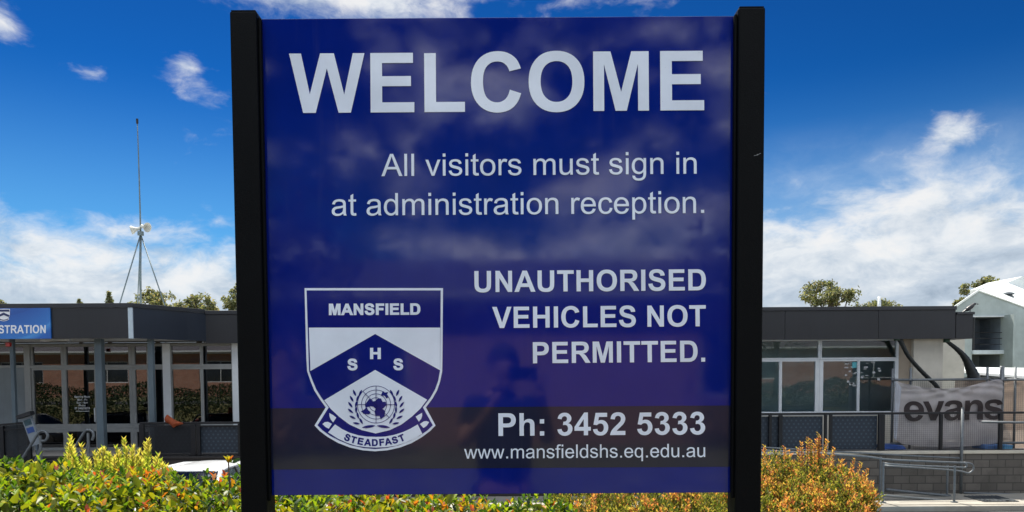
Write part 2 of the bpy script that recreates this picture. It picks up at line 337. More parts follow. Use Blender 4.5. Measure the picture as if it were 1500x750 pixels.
# ------------------------------------------------------------------ lettering: letter outlines, 2048 units to the em; 'q' marks an off-curve point
BOLD = {
'W': (1933, '359,0 9,1466 312,1466 533,459 801,1466 1153,1466 1410,442 1635,1466 1933,1466 1577,0 1263,0 971,1096 680,0'),
'E': (1366, '149,0 149,1466 1236,1466 1236,1218 445,1218 445,893 1181,893 1181,646 445,646 445,247 1264,247 1264,0'),
'L': (1251, '157,0 157,1454 453,1454 453,247 1189,247 1189,0'),
'C': (1479, '1087,539 1374,448 q1308,208 1154.5,91.5 q1001,-25 765,-25 q473,-25 285,174.5 q97,374 97,720 q97,1086 286,1288.5 q475,1491 783,1491 q1052,1491 1220,1332 q1320,1238 1370,1062 1077,992 q1051,1106 968.5,1172 q886,1238 768,1238 q605,1238 503.5,1121 q402,1004 402,742 q402,464 502,346 q602,228 762,228 q880,228 965,303 q1050,378 1087,539'),
'O': (1593, '89,724 q89,948 156,1100 q206,1212 292.5,1301 q379,1390 482,1433 q619,1491 798,1491 q1122,1491 1316.5,1290 q1511,1089 1511,731 q1511,376 1318,175.5 q1125,-25 802,-25 q475,-25 282,174.5 q89,374 89,724|394,734 q394,485 509,356.5 q624,228 801,228 q978,228 1091.5,355.5 q1205,483 1205,738 q1205,990 1094.5,1114 q984,1238 801,1238 q618,1238 506,1112.5 q394,987 394,734'),
'M': (1706, '145,0 145,1466 588,1466 854,466 1117,1466 1561,1466 1561,0 1286,0 1286,1154 995,0 710,0 420,1154 420,0'),
'U': (1479, '147,1466 443,1466 443,672 q443,483 454,427 q473,337 544.5,282.5 q616,228 740,228 q866,228 930,279.5 q994,331 1007,406 q1020,481 1020,655 1020,1466 1316,1466 1316,696 q1316,432 1292,323 q1268,214 1203.5,139 q1139,64 1031,19.5 q923,-25 749,-25 q539,-25 430.5,23.5 q322,72 259,149.5 q196,227 176,312 q147,438 147,684'),
'N': (1479, '152,0 152,1466 440,1466 1040,487 1040,1466 1315,1466 1315,0 1018,0 427,956 427,0'),
'A': (1479, '1471,0 1149,0 1021,333 435,333 314,0 0,0 571,1466 884,1466|926,580 724,1124 526,580'),
'T': (1251, '479,0 479,1218 44,1218 44,1466 1209,1466 1209,1218 775,1218 775,0'),
'H': (1479, '150,0 150,1466 446,1466 446,889 1026,889 1026,1466 1322,1466 1322,0 1026,0 1026,641 446,641 446,0'),
'R': (1479, '150,0 150,1466 773,1466 q1008,1466 1114.5,1426.5 q1221,1387 1285,1286 q1349,1185 1349,1055 q1349,890 1252,782.5 q1155,675 962,647 q1058,591 1120.5,524 q1183,457 1289,286 1468,0 1114,0 900,319 q786,490 744,534.5 q702,579 655,595.5 q608,612 506,612 446,612 446,0|446,846 665,846 q878,846 931,864 q984,882 1014,926 q1044,970 1044,1036 q1044,1110 1004.5,1155.5 q965,1201 893,1213 q857,1218 677,1218 446,1218'),
'I': (569, '140,0 140,1466 436,1466 436,0'),
'S': (1366, '74,477 362,505 q388,360 467.5,292 q547,224 682,224 q825,224 897.5,284.5 q970,345 970,426 q970,478 939.5,514.5 q909,551 833,578 q781,596 596,642 q358,701 262,787 q127,908 127,1082 q127,1194 190.5,1291.5 q254,1389 373.5,1440 q493,1491 662,1491 q938,1491 1077.5,1370 q1217,1249 1224,1047 928,1034 q909,1147 846.5,1196.5 q784,1246 659,1246 q530,1246 457,1193 q410,1159 410,1102 q410,1050 454,1013 q510,966 726,915 q942,864 1045.5,809.5 q1149,755 1207.5,660.5 q1266,566 1266,427 q1266,301 1196,191 q1126,81 998,27.5 q870,-26 679,-26 q401,-26 252,102.5 q103,231 74,477'),
'D': (1479, '148,1466 689,1466 q872,1466 968,1438 q1097,1400 1189,1303 q1281,1206 1329,1065.5 q1377,925 1377,719 q1377,538 1332,407 q1277,247 1175,148 q1098,73 967,31 q869,0 705,0 148,0|444,1218 444,247 665,247 q789,247 844,261 q916,279 963.5,322 q1011,365 1041,463.5 q1071,562 1071,732 q1071,902 1041,993 q1011,1084 957,1135 q903,1186 820,1204 q758,1218 577,1218'),
'V': (1366, '523,0 -1,1466 320,1466 691,381 1050,1466 1364,1466 839,0'),
'F': (1251, '151,0 151,1466 1156,1466 1156,1218 447,1218 447,871 1059,871 1059,623 447,623 447,0'),
'P': (1366, '149,0 149,1466 624,1466 q894,1466 976,1444 q1102,1411 1187,1300.5 q1272,1190 1272,1015 q1272,880 1223,788 q1174,696 1098.5,643.5 q1023,591 945,574 q839,553 638,553 445,553 445,0|445,1218 445,802 607,802 q782,802 841,825 q900,848 933.5,897 q967,946 967,1011 q967,1091 920,1143 q873,1195 801,1208 q748,1218 588,1218'),
'h': (1251, '421,1466 421,927 q557,1086 746,1086 q843,1086 921,1050 q999,1014 1038.5,958 q1078,902 1092.5,834 q1107,766 1107,623 1107,0 826,0 826,561 q826,728 810,773 q794,818 753.5,844.5 q713,871 652,871 q582,871 527,837 q472,803 446.5,734.5 q421,666 421,532 421,0 140,0 140,1466'),
':': (682, '201,781 201,1062 482,1062 482,781|201,0 201,281 482,281 482,0'),
'.': (569, '147,0 147,281 428,281 428,0'),
'2': (1139, '1036,261 1036,0 51,0 q67,148 147,280.5 q227,413 463,632 q653,809 696,872 q754,959 754,1044 q754,1138 703.5,1188.5 q653,1239 564,1239 q476,1239 424,1186 q372,1133 364,1010 84,1038 q109,1270 241,1371 q373,1472 571,1472 q788,1472 912,1355 q1036,1238 1036,1064 q1036,965 1000.5,875.5 q965,786 888,688 q837,623 704,501 q571,379 535.5,339 q500,299 478,261'),
'3': (1139, '77,389 348,422 q361,318 418,263 q475,208 556,208 q643,208 702.5,274 q762,340 762,452 q762,558 705,620 q648,682 566,682 q512,682 437,661 468,889 q582,886 642,938.5 q702,991 702,1078 q702,1152 658,1196 q614,1240 541,1240 q469,1240 418,1190 q367,1140 356,1044 98,1088 q125,1221 179.5,1300.5 q234,1380 331.5,1425.5 q429,1471 550,1471 q757,1471 882,1339 q985,1231 985,1095 q985,902 774,787 q900,760 975.5,666 q1051,572 1051,439 q1051,246 910,110 q769,-26 559,-26 q360,-26 229,88.5 q98,203 77,389'),
'4': (1139, '638,0 638,295 38,295 38,541 674,1472 910,1472 910,542 1092,542 1092,295 910,295 910,0|638,542 638,1043 301,542'),
'5': (1139, '91,377 370,406 q382,311 441,255.5 q500,200 577,200 q665,200 726,271.5 q787,343 787,487 q787,622 726.5,689.5 q666,757 569,757 q448,757 352,650 125,683 268,1442 1008,1442 1008,1180 480,1180 436,932 q530,979 628,979 q815,979 945,843 q1075,707 1075,490 q1075,309 970,167 q827,-27 573,-27 q370,-27 242,82 q114,191 91,377'),
'0': (1139, '570,1472 q1045,1472 1045,723 q1045,-26 570,-26 q95,-26 95,723 q95,1472 570,1472|570,1240 q375,1240 375,723 q375,207 570,207 q765,207 765,723 q765,1240 570,1240'),
'7': (1139, '86,1185 86,1446 1047,1446 1047,1241 q720,900 570,300 540,0 263,0 q300,600 715,1185'),
'8': (1139, '570,1472 q1010,1440 990,1080 q985,900 830,790 q1050,690 1055,430 q1050,-10 570,-25 q90,-10 85,430 q90,690 310,790 q155,900 150,1080 q130,1440 570,1472|570,1250 q410,1240 410,1070 q415,890 570,885 q725,890 730,1070 q730,1240 570,1250|570,670 q365,660 365,430 q370,205 570,200 q770,205 775,430 q775,660 570,670'),
'-': (682, '75,391 75,672 607,672 607,391'),
'v': (1139, '437,0 9,1062 304,1062 504,520 562,339 621,520 823,1062 1112,1062 690,0'),
'n': (1251, '1113,0 832,0 832,542 q832,714 814,764.5 q796,815 755.5,843 q715,871 658,871 q585,871 527,831 q469,791 447.5,725 q426,659 426,481 426,0 145,0 145,1062 406,1062 406,906 q545,1086 756,1086 q849,1086 926,1052.5 q1003,1019 1042.5,967 q1082,915 1097.5,849 q1113,783 1113,660'),
'e': (1139, '762,338 1042,291 q988,137 871.5,56.5 q755,-24 580,-24 q303,-24 170,157 q65,302 65,523 q65,787 203,936.5 q341,1086 552,1086 q789,1086 926,929.5 q1063,773 1057,450 353,450 q356,325 421,255.5 q486,186 583,186 q649,186 694,222 q739,258 762,338|778,622 q775,744 715,807.5 q655,871 569,871 q477,871 417,804 q357,737 358,622'),
'a': (1139, '357,738 102,784 q145,938 250,1012 q355,1086 562,1086 q750,1086 842,1041.5 q934,997 971.5,928.5 q1009,860 1009,677 1006,349 q1006,209 1019.5,142.5 q1033,76 1070,0 792,0 q781,28 765,83 755,116 q683,46 601,11 q519,-24 426,-24 q262,-24 167.5,65 q73,154 73,290 q73,380 116,450.5 q159,521 236.5,558.5 q314,596 460,624 q657,661 733,693 733,721 q733,802 693,836.5 q653,871 542,871 q467,871 425,841.5 q383,812 357,738|733,510 q679,492 562,467 q445,442 409,418 q354,379 354,319 q354,260 398,217 q442,174 510,174 q586,174 655,224 q706,262 722,317 q733,353 733,454'),
's': (1139, '48,303 330,346 q348,264 403,221.5 q458,179 557,179 q666,179 721,219 q758,247 758,294 q758,326 738,347 q717,367 644,384 q304,459 213,521 q87,607 87,760 q87,898 196,992 q305,1086 534,1086 q752,1086 858,1015 q964,944 1004,805 739,756 q722,818 674.5,851 q627,884 539,884 q428,884 380,853 q348,831 348,796 q348,766 376,745 q414,717 638.5,666 q863,615 952,541 q1040,466 1040,332 q1040,186 918,81 q796,-24 557,-24 q340,-24 213.5,64 q87,152 48,303'),
' ': (569, ''),
}
_D = '824,0 824,134 q723,-24 527,-24 q400,-24 293.5,46 q187,116 128.5,241.5 q70,367 70,530 q70,689 123,818.5 q176,948 282,1017 q388,1086 519,1086 q615,1086 690,1045.5 q765,1005 812,940 812,1466 991,1466 991,0|255,530 q255,326 341,225 q427,124 544,124 q662,124 744.5,220.5 q827,317 827,515 q827,733 743,835 q659,937 536,937 q416,937 335.5,839 q255,741 255,530'
_P = '135,-407 135,1062 299,1062 299,924 q357,1005 430,1045.5 q503,1086 607,1086 q743,1086 847,1016 q951,946 1004,818.5 q1057,691 1057,539 q1057,376 998.5,245.5 q940,115 828.5,45.5 q717,-24 594,-24 q504,-24 432.5,14 q361,52 315,110 315,-407|298,525 q298,320 381,222 q464,124 582,124 q702,124 787.5,225.5 q873,327 873,540 q873,743 789.5,844 q706,945 590,945 q475,945 386.5,837.5 q298,730 298,525'
REG = {
'A': (1366, '-3,0 560,1466 769,1466 1369,0 1148,0 977,444 364,444 203,0|420,602 917,602 764,1008 q694,1193 660,1312 q632,1171 581,1032'),
'l': (455, '131,0 131,1466 311,1466 311,0'),
'i': (455, '136,1259 136,1466 316,1466 316,1259|136,0 136,1062 316,1062 316,0'),
'v': (1024, '430,0 26,1062 216,1062 444,426 512,206 585,418 821,1062 1006,1062 604,0'),
's': (1024, '63,317 241,345 q256,238 324.5,181 q393,124 516,124 q640,124 700,174.5 q760,225 760,293 q760,354 707,389 q670,413 523,450 q325,500 248.5,536.5 q172,573 132.5,637.5 q93,702 93,780 q93,851 125.5,911.5 q158,972 214,1012 q256,1043 328.5,1064.5 q401,1086 484,1086 q609,1086 703.5,1050 q798,1014 843,952.5 q888,891 905,788 729,764 q717,846 659.5,892 q602,938 497,938 q373,938 320,897 q267,856 267,801 q267,766 289,738 q311,709 358,690 q385,680 517,644 q708,593 783.5,560.5 q859,528 902,466 q945,404 945,312 q945,222 892.5,142.5 q840,63 741,19.5 q642,-24 517,-24 q310,-24 201.5,62 q93,148 63,317'),
't': (569, '528,161 554,2 q478,-14 418,-14 q320,-14 266,17 q212,48 190,98.5 q168,149 168,311 168,922 36,922 36,1062 168,1062 168,1325 347,1433 347,1062 528,1062 528,922 347,922 347,301 q347,224 356.5,202 q366,180 387.5,167 q409,154 449,154 q479,154 528,161'),
'o': (1139, '68,531 q68,826 232,968 q369,1086 566,1086 q785,1086 924,942.5 q1063,799 1063,546 q1063,341 1001.5,223.5 q940,106 822.5,41 q705,-24 566,-24 q343,-24 205.5,119 q68,262 68,531|253,531 q253,327 342,225.5 q431,124 566,124 q700,124 789,226 q878,328 878,537 q878,734 788.5,835.5 q699,937 566,937 q431,937 342,836 q253,735 253,531'),
'r': (682, '133,0 133,1062 295,1062 295,901 q357,1014 409.5,1050 q462,1086 525,1086 q616,1086 710,1028 648,861 q582,900 516,900 q457,900 410,864.5 q363,829 343,766 q313,670 313,556 313,0'),
'm': (1706, '135,0 135,1062 296,1062 296,913 q346,991 429,1038.5 q512,1086 618,1086 q736,1086 811.5,1037 q887,988 918,900 q1044,1086 1246,1086 q1404,1086 1489,998.5 q1574,911 1574,729 1574,0 1395,0 1395,669 q1395,777 1377.5,824.5 q1360,872 1314,901 q1268,930 1206,930 q1094,930 1020,855.5 q946,781 946,617 946,0 766,0 766,690 q766,810 722,870 q678,930 578,930 q502,930 437.5,890 q373,850 344,773 q315,696 315,551 315,0'),
'u': (1139, '831,0 831,156 q707,-24 494,-24 q400,-24 318.5,12 q237,48 197.5,102.5 q158,157 142,236 q131,289 131,404 131,1062 311,1062 311,473 q311,332 322,283 q339,212 394,171.5 q449,131 530,131 q611,131 682,172.5 q753,214 782.5,285.5 q812,357 812,493 812,1062 992,1062 992,0'),
'g': (1139, '102,-88 277,-114 q288,-195 338,-232 q405,-282 521,-282 q646,-282 714,-232 q782,-182 806,-92 q820,-37 819,139 q701,0 525,0 q306,0 186,158 q66,316 66,537 q66,689 121,817.5 q176,946 280.5,1016 q385,1086 526,1086 q714,1086 836,934 836,1062 1002,1062 1002,144 q1002,-104 951.5,-207.5 q901,-311 791.5,-371 q682,-431 522,-431 q332,-431 215,-345.5 q98,-260 102,-88|251,550 q251,341 334,245 q417,149 542,149 q666,149 750,244.5 q834,340 834,544 q834,739 747.5,838 q661,937 539,937 q419,937 335,839.5 q251,742 251,550'),
'n': (1139, '135,0 135,1062 297,1062 297,911 q414,1086 635,1086 q731,1086 811.5,1051.5 q892,1017 932,961 q972,905 988,828 q998,778 998,653 998,0 818,0 818,646 q818,756 797,810.5 q776,865 722.5,897.5 q669,930 597,930 q482,930 398.5,857 q315,784 315,580 315,0'),
'a': (1139, '828,131 q728,46 635.5,11 q543,-24 437,-24 q262,-24 168,61.5 q74,147 74,280 q74,358 109.5,422.5 q145,487 202.5,526 q260,565 332,585 q385,599 492,612 q710,638 813,674 814,721 q814,831 763,876 q694,937 558,937 q431,937 370.5,892.5 q310,848 281,735 105,759 q129,872 184,941.5 q239,1011 343,1048.5 q447,1086 584,1086 q720,1086 805,1054 q890,1022 930,973.5 q970,925 986,851 q995,805 995,685 995,445 q995,194 1006.5,127.5 q1018,61 1052,0 864,0 q836,56 828,131|813,533 q715,493 519,465 q408,449 362,429 q316,409 291,370.5 q266,332 266,285 q266,213 320.5,165 q375,117 480,117 q584,117 665,162.5 q746,208 784,287 q813,348 813,467'),
'd': (1139, _D), 'p': (1139, _P),
'q': (1139, _P.replace('|', ' |')),
'e': (1139, '862,342 1048,319 q1004,156 885,66 q766,-24 581,-24 q348,-24 211.5,119.5 q75,263 75,522 q75,790 213,938 q351,1086 571,1086 q784,1086 919,941 q1054,796 1054,533 1053,485 261,485 q271,310 360,217 q449,124 582,124 q681,124 751,176 q821,228 862,342|271,633 864,633 q852,767 796,834 q710,938 573,938 q449,938 364.5,855 q280,772 271,633'),
'c': (1024, '828,389 1005,366 q976,183 856.5,79.5 q737,-24 563,-24 q345,-24 212.5,118.5 q80,261 80,527 q80,699 137,828 q194,957 310.5,1021.5 q427,1086 564,1086 q737,1086 847,998.5 q957,911 988,750 813,723 q788,830 724.5,884 q661,938 571,938 q435,938 350,840.5 q265,743 265,532 q265,318 347,221 q429,124 561,124 q667,124 738,189 q809,254 828,389'),
'w': (1479, '331,0 6,1062 192,1062 361,449 424,221 479,440 648,1062 833,1062 992,446 1045,243 1106,448 1288,1062 1463,1062 1131,0 944,0 775,636 734,817 519,0'),
'f': (569, '178,0 178,922 19,922 19,1062 178,1062 178,1175 q178,1282 197,1334 q223,1404 288.5,1447.5 q354,1491 472,1491 q548,1491 640,1473 613,1316 q557,1326 507,1326 q425,1326 391,1291 q357,1256 357,1160 357,1062 564,1062 564,922 357,922 357,0'),
'h': (1139, '135,0 135,1466 315,1466 315,940 q441,1086 633,1086 q751,1086 838,1039.5 q925,993 962.5,911 q1000,829 1000,673 1000,0 820,0 820,673 q820,808 761.5,869.5 q703,931 596,931 q516,931 445.5,889.5 q375,848 345,777 q315,706 315,581 315,0'),
'.': (569, '186,0 186,205 391,205 391,0'),
' ': (569, ''),
}
for _k in 'OHMFP0234578-:': REG.setdefault(_k, BOLD[_k])

def contours(ch, font):
    adv, s = font[ch]; outs = []
    for part in s.split('|'):
        pts = []; q = None
        for tok in part.split():
            off = tok[0] == 'q'; p = np.array([float(t) for t in tok.lstrip('q').split(',')])
            if off:
                if q is not None:
                    mid = (q+p)/2; a = pts[-1]
                    for t in np.linspace(0, 1, 7)[1:]: pts.append((1-t)**2*a+2*t*(1-t)*q+t*t*mid)
                q = p
            elif q is not None:
                a = pts[-1]
                for t in np.linspace(0, 1, 7)[1:]: pts.append((1-t)**2*a+2*t*(1-t)*q+t*t*p)
                q = None
            else: pts.append(p)
        if q is not None:
            a = pts[-1]; p = pts[0]
            for t in np.linspace(0, 1, 7)[1:-1]: pts.append((1-t)**2*a+2*t*(1-t)*q+t*t*p)
        if pts: outs.append(np.array(pts))
    if ch == 'q' and font is REG: outs = [c*np.array([-1, 1])+np.array([1126, 0]) for c in outs]
    return outs
def text_contours(txt, font, track=0):
    x = 0; out = []
    for ch in txt:
        for c in contours(ch, font): out.append(c+np.array([x, 0]))
        x += font[ch][0]+track
    return out
def set_line(txt, font, p0, p1, cap, track=0):
    """fit one line of text: ink from p0 to p1 on its baseline (photo px), capital height cap -> contours in photo px"""
    cs = text_contours(txt, font, track); lo = min(c[:, 0].min() for c in cs); hi = max(c[:, 0].max() for c in cs)
    p0 = np.array(p0, float); p1 = np.array(p1, float); e = (p1-p0)/(hi-lo)
    n = np.array([e[1], -e[0]]); n = n/np.linalg.norm(n)*cap/1466
    return [p0+np.outer(c[:, 0]-lo, e)+np.outer(c[:, 1], n) for c in cs]
def flat_mesh(name, conts3, material, parent, depth, y, fat=0):
    """fill contours (lists of x,z) lying in the plane y and give them a little thickness"""
    cu = bpy.data.curves.new(name, 'CURVE'); cu.dimensions = '2D'; cu.fill_mode = 'BOTH'; cu.extrude = depth/2; cu.offset = fat
    for c in conts3:
        sp = cu.splines.new('POLY'); sp.points.add(len(c)-1); sp.use_cyclic_u = True
        sp.points.foreach_set('co', np.column_stack([c[:, 0], c[:, 1], np.zeros(len(c)), np.ones(len(c))]).ravel())
    tmp = bpy.data.objects.new(name, cu); C.objects.link(tmp)
    me = bpy.data.meshes.new_from_object(tmp.evaluated_get(bpy.context.evaluated_depsgraph_get()))
    bpy.data.objects.remove(tmp); bpy.data.curves.remove(cu)
    off = origin_of(parent) if parent is not None else Vector()
    co = np.empty(len(me.vertices)*3); me.vertices.foreach_get('co', co); co = co.reshape(-1, 3)
    co = np.column_stack([co[:, 0]-off.x, y-co[:, 2]-off.y, co[:, 1]-off.z]); me.vertices.foreach_set('co', co.ravel())
    me.materials.clear(); me.materials.append(material); me.polygons.foreach_set('use_smooth', [False]*len(me.polygons))
    me.flip_normals() if False else None
    me.update(); o = bpy.data.objects.new(name, me); C.objects.link(o)
    if parent is not None: o.parent = parent
    return o
def proj(cs, Y):
    return [np.array([[(w := at(px, py, Y)).x, w.z] for px, py in c]) for c in cs]

# ------------------------------------------------------------------ the welcome sign
YS = 1.87
def signpaint(name, col, rough=.045):
    m = bpy.data.materials.new(name); m.use_nodes = True; q = NT(m.node_tree)
    out = q.n('ShaderNodeOutputMaterial'); p = q.n('ShaderNodeBsdfPrincipled'); q.t.links.new(p.outputs[0], out.inputs[0])
    co = q.n('ShaderNodeTexCoord').outputs['Object']
    f = q.smooth(q.noise(co, 5, 6, .6), .3, .7, .93, 1.06)
    q.put(p.inputs['Base Color'], q.vm('SCALE', (*col,), f))
    q.put(p.inputs['Roughness'], q.smooth(q.noise(co, 14, 6, .65), .35, .75, rough, rough*2.2))
    p.inputs['Specular IOR Level'].default_value = .52
    mp = q.n('ShaderNodeMapping'); q.put(mp.inputs[0], co); mp.inputs['Scale'].default_value = (26, 26, 1.6)
    run = q.smooth(q.noise(mp.outputs[0], 1.0, 5, .6), .56, .78, 0, .05)
    speck = q.smooth(q.noise(co, 210, 2, .5), .76, .80, 0, .30)
    q.put(p.inputs['Base Color'], q.mix(q.m('ADD', run, speck), q.vm('SCALE', (*col,), f), (.16, .15, .13, 1)))
    b = q.n('ShaderNodeBump'); b.inputs['Strength'].default_value = .035; b.inputs['Distance'].default_value = .003
    q.put(b.inputs['Height'], q.m('ADD', q.noise(co, 5, 2, .5), q.m('MULTIPLY', q.noise(co, 42, 2, .5), .07))); q.t.links.new(b.outputs[0], p.inputs['Normal'])
    return m
M_blue = signpaint('gloss_blue', (.0018, .0115, .19)); M_white = signpaint('gloss_white', (.75, .84, .97), .08)
M_band = signpaint('gloss_charcoal', (.014, .018, .044)); M_ink = signpaint('gloss_blue_ink', (.006, .013, .18))
M_black = mat('black_powdercoat', (.002, .0028, .0036), .5, spec=.1, var=.15, vscale=8, bump=.12, bscale=260)
M_edge = mat('panel_edge', (.02, .025, .06), .4)
def build_sign():
    tl, tr, bl, br = at(381, 27, YS), at(1078, 24, YS), at(395, 725, YS), at(1072, 722, YS)
    x0 = (tl.x+bl.x)/2; x1 = (tr.x+br.x)/2; z1 = (tl.z+tr.z)/2; z0 = (bl.z+br.z)/2
    sign = empty('welcome_sign', (0, YS, 0), 'large blue school welcome sign between two black posts, white lettering and shield', 'sign')
    p = MB(); p.box(x0-.004, x1+.004, YS, YS+.012, z0, z1)
    panel = p.build('panel', M_blue, sign, bevel=.0012)
    for za_, zb_ in ((z1-.035, z1-.004), (z0+.004, z0+.035)): MB().box(x0, x1, YS+.0125, YS+.034, za_, zb_).build('back_rail', M_black, sign)
    # the two square posts, each with a slot lip and a cap
    for s in (-1, 1):
        xi = x0 if s < 0 else x1
        w = .066; xa_, xb_ = (xi-w, xi) if s < 0 else (xi, xi+w)
        zt = at(360, 23, YS).z if s < 0 else at(1097, 17.5, YS).z
        post = MB().box(xa_, xb_, YS-.026, YS+.045, 0-.3, zt).build('post', M_black, sign, bevel=.005)
        xl0, xl1 = (xi, xi+.007) if s < 0 else (xi-.007, xi)
        MB().box(xl0, xl1, YS-.016, YS-.002, z0-.012, zt-.012).build('slot_lip', M_black, post, bevel=.002)
        if s > 0:
            c = at(1108, 228, YS-.027); m = MB()
            for k, (dx, dz, l) in enumerate(((-.006, 0, .011), (.001, .0025, .008), (.006, .004, .005))): m.bar((c.x+dx, YS-.0262, c.z+dz), (c.x+dx+l, YS-.0262, c.z+dz+.0022), .0007)
            m.build('scratch', mat('bare_metal_scratch', (.35, .38, .40), .5, var=0), post)
        MB().box(xa_+.003, xb_-.003, YS-.023, YS+.042, zt, zt+.003).build('cap', M_black, post, bevel=.001)
    # lower dark band
    zt_ = (at(395, 597.5, YS).z+at(1074, 594.5, YS).z)/2; zb_ = (at(395, 687.5, YS).z+at(1074, 683.5, YS).z)/2
    yb = YS-.0009
    MB().box(x0+.0005, x1-.0005, yb, YS-.0001, zb_, zt_).build('dark_band', M_band, panel)
    yt = YS-.0013; d = .0006
    def line(name, items):
        cs = []
        for it in items: cs += proj(set_line(*it), yt)
        return flat_mesh(name, cs, M_white, panel, d, yt)
    line('heading_lettering', [('WELCOME', BOLD, (424, 165.6), (1031.5, 161.4), 87)])
    line('notice_lettering', [('All visitors must sign in', REG, (558.8, 258.0), (1020.5, 254.4), 32.4),
                              ('at administration reception.', REG, (486, 315.9), (1031.5, 311.9), 32.4)])
    line('warning_lettering', [('UNAUTHORISED', BOLD, (695, 428.0), (1034, 425.2), 31), ('VEHICLES NOT', BOLD, (721.2, 480.6), (1034, 477.9), 31),
                               ('PERMITTED.', BOLD, (780.7, 532.2), (1033, 529.8), 31)])
    line('phone_lettering', [('Ph: 3452 5333', BOLD, (730.2, 638.6), (1033, 636.2), 33.2)])
    line('web_lettering', [('www.mansfieldshs.eq.edu.au', REG, (680, 671.9), (1033, 669.4), 19.6)])
    crest(panel)
    return sign
def crest(panel):
    k = 2.678
    Z = lambda pts: [np.array([(420+x/k, 400+y/k) for x, y in pts])]
    def ring(pts_l, pts_r): return pts_l + pts_r
    outer = [(70,59),(613,59),(611,330),(610,385),(602,425),(590,460),(572,492),(546,527),(584,598),(562,620),(530,644),(490,667),(445,684),(395,695),(346,699),(297,695),(247,684),(203,667),(162,644),(130,620),(109,598),(153,527),(128,492),(108,460),(94,425),(80,385),(77,330)]
    inner = [(78,68),(604,68),(602,330),(601,384),(594,422),(582,456),(564,488),(534,527),(573,597),(552,617),(522,638),(484,658),(441,675),(393,686),(346,690),(299,686),(251,675),(209,658),(170,638),(141,617),(121,597),(165,527),(136,488),(116,456),(102,422),(88,384),(86,330)]
    field = [(87,214),(602,214),(601,381),(347,239),(93,384)]
    diamond = [(347,380),(551,497),(524,532),(490,564),(450,594),(404,616),(349,629),(294,616),(246,594),(206,564),(172,532),(147,499)]
    g = lambda pts: [np.array([(470+x/6, 540+y/6) for x, y in pts])]
    plate = [(125,490),(185,530),(250,562),(330,586),(405,597),(485,600),(565,597),(640,583),(720,558),(790,526),(851,490),(892,572),(830,612),(740,652),(660,677),(575,690),(485,694),(395,690),(310,678),(230,652),(150,615),(64,560)]
    petals = [[(75,390),(110,410),(136,430),(108,472),(86,445),(76,418)], [(14,487),(35,470),(62,467),(97,485),(70,528),(40,512)],
              [(890,388),(860,405),(833,422),(862,466),(882,440),(890,415)], [(952,470),(930,460),(905,463),(870,487),(902,522),(930,503)]]
    cr = flat_mesh('school_crest', proj(Z(outer), YS-.0013), M_white, panel, .0006, YS-.0013)
    y = YS-.0019
    flat_mesh('shield_field', proj(Z(inner), y), M_ink, panel, .0006, y)
    y = YS-.0025
    cs = Z(field)+Z(diamond)+g(plate)
    for p_ in petals: cs += g(p_)
    flat_mesh('shield_charges', proj(cs, y), M_white, panel, .0006, y)
    # heavier, shorter letters of the shield
    cs = set_line('MANSFIELD', BOLD, (482.3, 461.2), (615.4, 460.6), 15.9)
    cs += set_line('H', BOLD, (542.6, 525.6), (557.4, 525.5), 15.6)
    cs += set_line('S', BOLD, (509.4, 542.0), (523.2, 541.9), 16)+set_line('S', BOLD, (576.6, 541.8), (590.2, 541.7), 16)
    flat_mesh('shield_lettering', proj(cs, y), M_white, panel, .0006, y, .00085)
    y = YS-.0031; cs = []
    # motto on the ribbon
    for ch, cx, cy, a in zip('STEADFAST', (222, 280, 343, 410, 474, 537, 597, 659, 722), (632, 653, 667, 677, 679, 676, 669, 655, 636), (24, 17, 11, 5, 0, -5, -11, -17, -24)):
        c0 = contours(ch, BOLD); adv = BOLD[ch][0]; a = R(a)
        for c in c0:
            u = (c[:, 0]-adv/2)*60/1466*.98; v = c[:, 1]*58/1466
            X = cx+u*math.cos(a)+v*math.sin(a); Yp = cy+u*math.sin(a)-v*math.cos(a)
            cs.append(np.column_stack([470+X/6, 540+Yp/6]))
    flat_mesh('motto_lettering', proj(cs, y), M_ink, panel, .0006, y, .0005); cs = []
    # globe: rings and meridians as thin strokes
    def stroke(pts, w, closed=False):
        pts = np.array(pts, float); n = len(pts)
        t = np.roll(pts, -1, 0)-np.roll(pts, 1, 0) if closed else np.gradient(pts, axis=0)
        nn = np.column_stack([-t[:, 1], t[:, 0]]); nn /= np.linalg.norm(nn, axis=1)[:, None]
        a, b = pts+nn*w/2, pts-nn*w/2
        if closed: return [a, b[::-1]]
        return [np.vstack([a, b[::-1]])]
    gl = []
    ang = np.linspace(0, 2*math.pi, 49)[:-1]
    rings = []
    for r in (163, 128, 94, 60): rings += stroke([(485+r*math.cos(t), 315+r*math.sin(t)) for t in ang], 4.5, True)
    cs += [np.column_stack([470+c[:, 0]/6, 540+c[:, 1]/6]) for c in rings]
    flat_mesh('shield_emblem', proj(cs, y), M_ink, panel, .0006, y)
    y = YS-.0037; cs = []
    mer = []
    for t in (0, 90, 45, 135): 
        c_, s_ = math.cos(R(t)), math.sin(R(t)); mer.append(stroke([(485-163*c_, 315-163*s_), (485+163*c_, 315+163*s_)], 4.5)[0])
    y1 = y
    for i, mm in enumerate(mer):
        pass
    land = [[(385,318),(402,296),(430,262),(455,290),(480,283),(500,262),(530,262),(540,293),(570,290),(576,320),(552,345),(540,352),(566,372),(560,420),(527,445),(515,416),(480,416),(472,380),(482,352),(462,335),(440,330),(400,340)],
            [(352,376),(386,356),(400,335),(416,365),(437,381),(425,402),(376,397),(366,386)],
            [(527,236),(545,195),(561,210),(591,206),(581,226),(598,250),(576,262),(560,238)]]
    lv = []
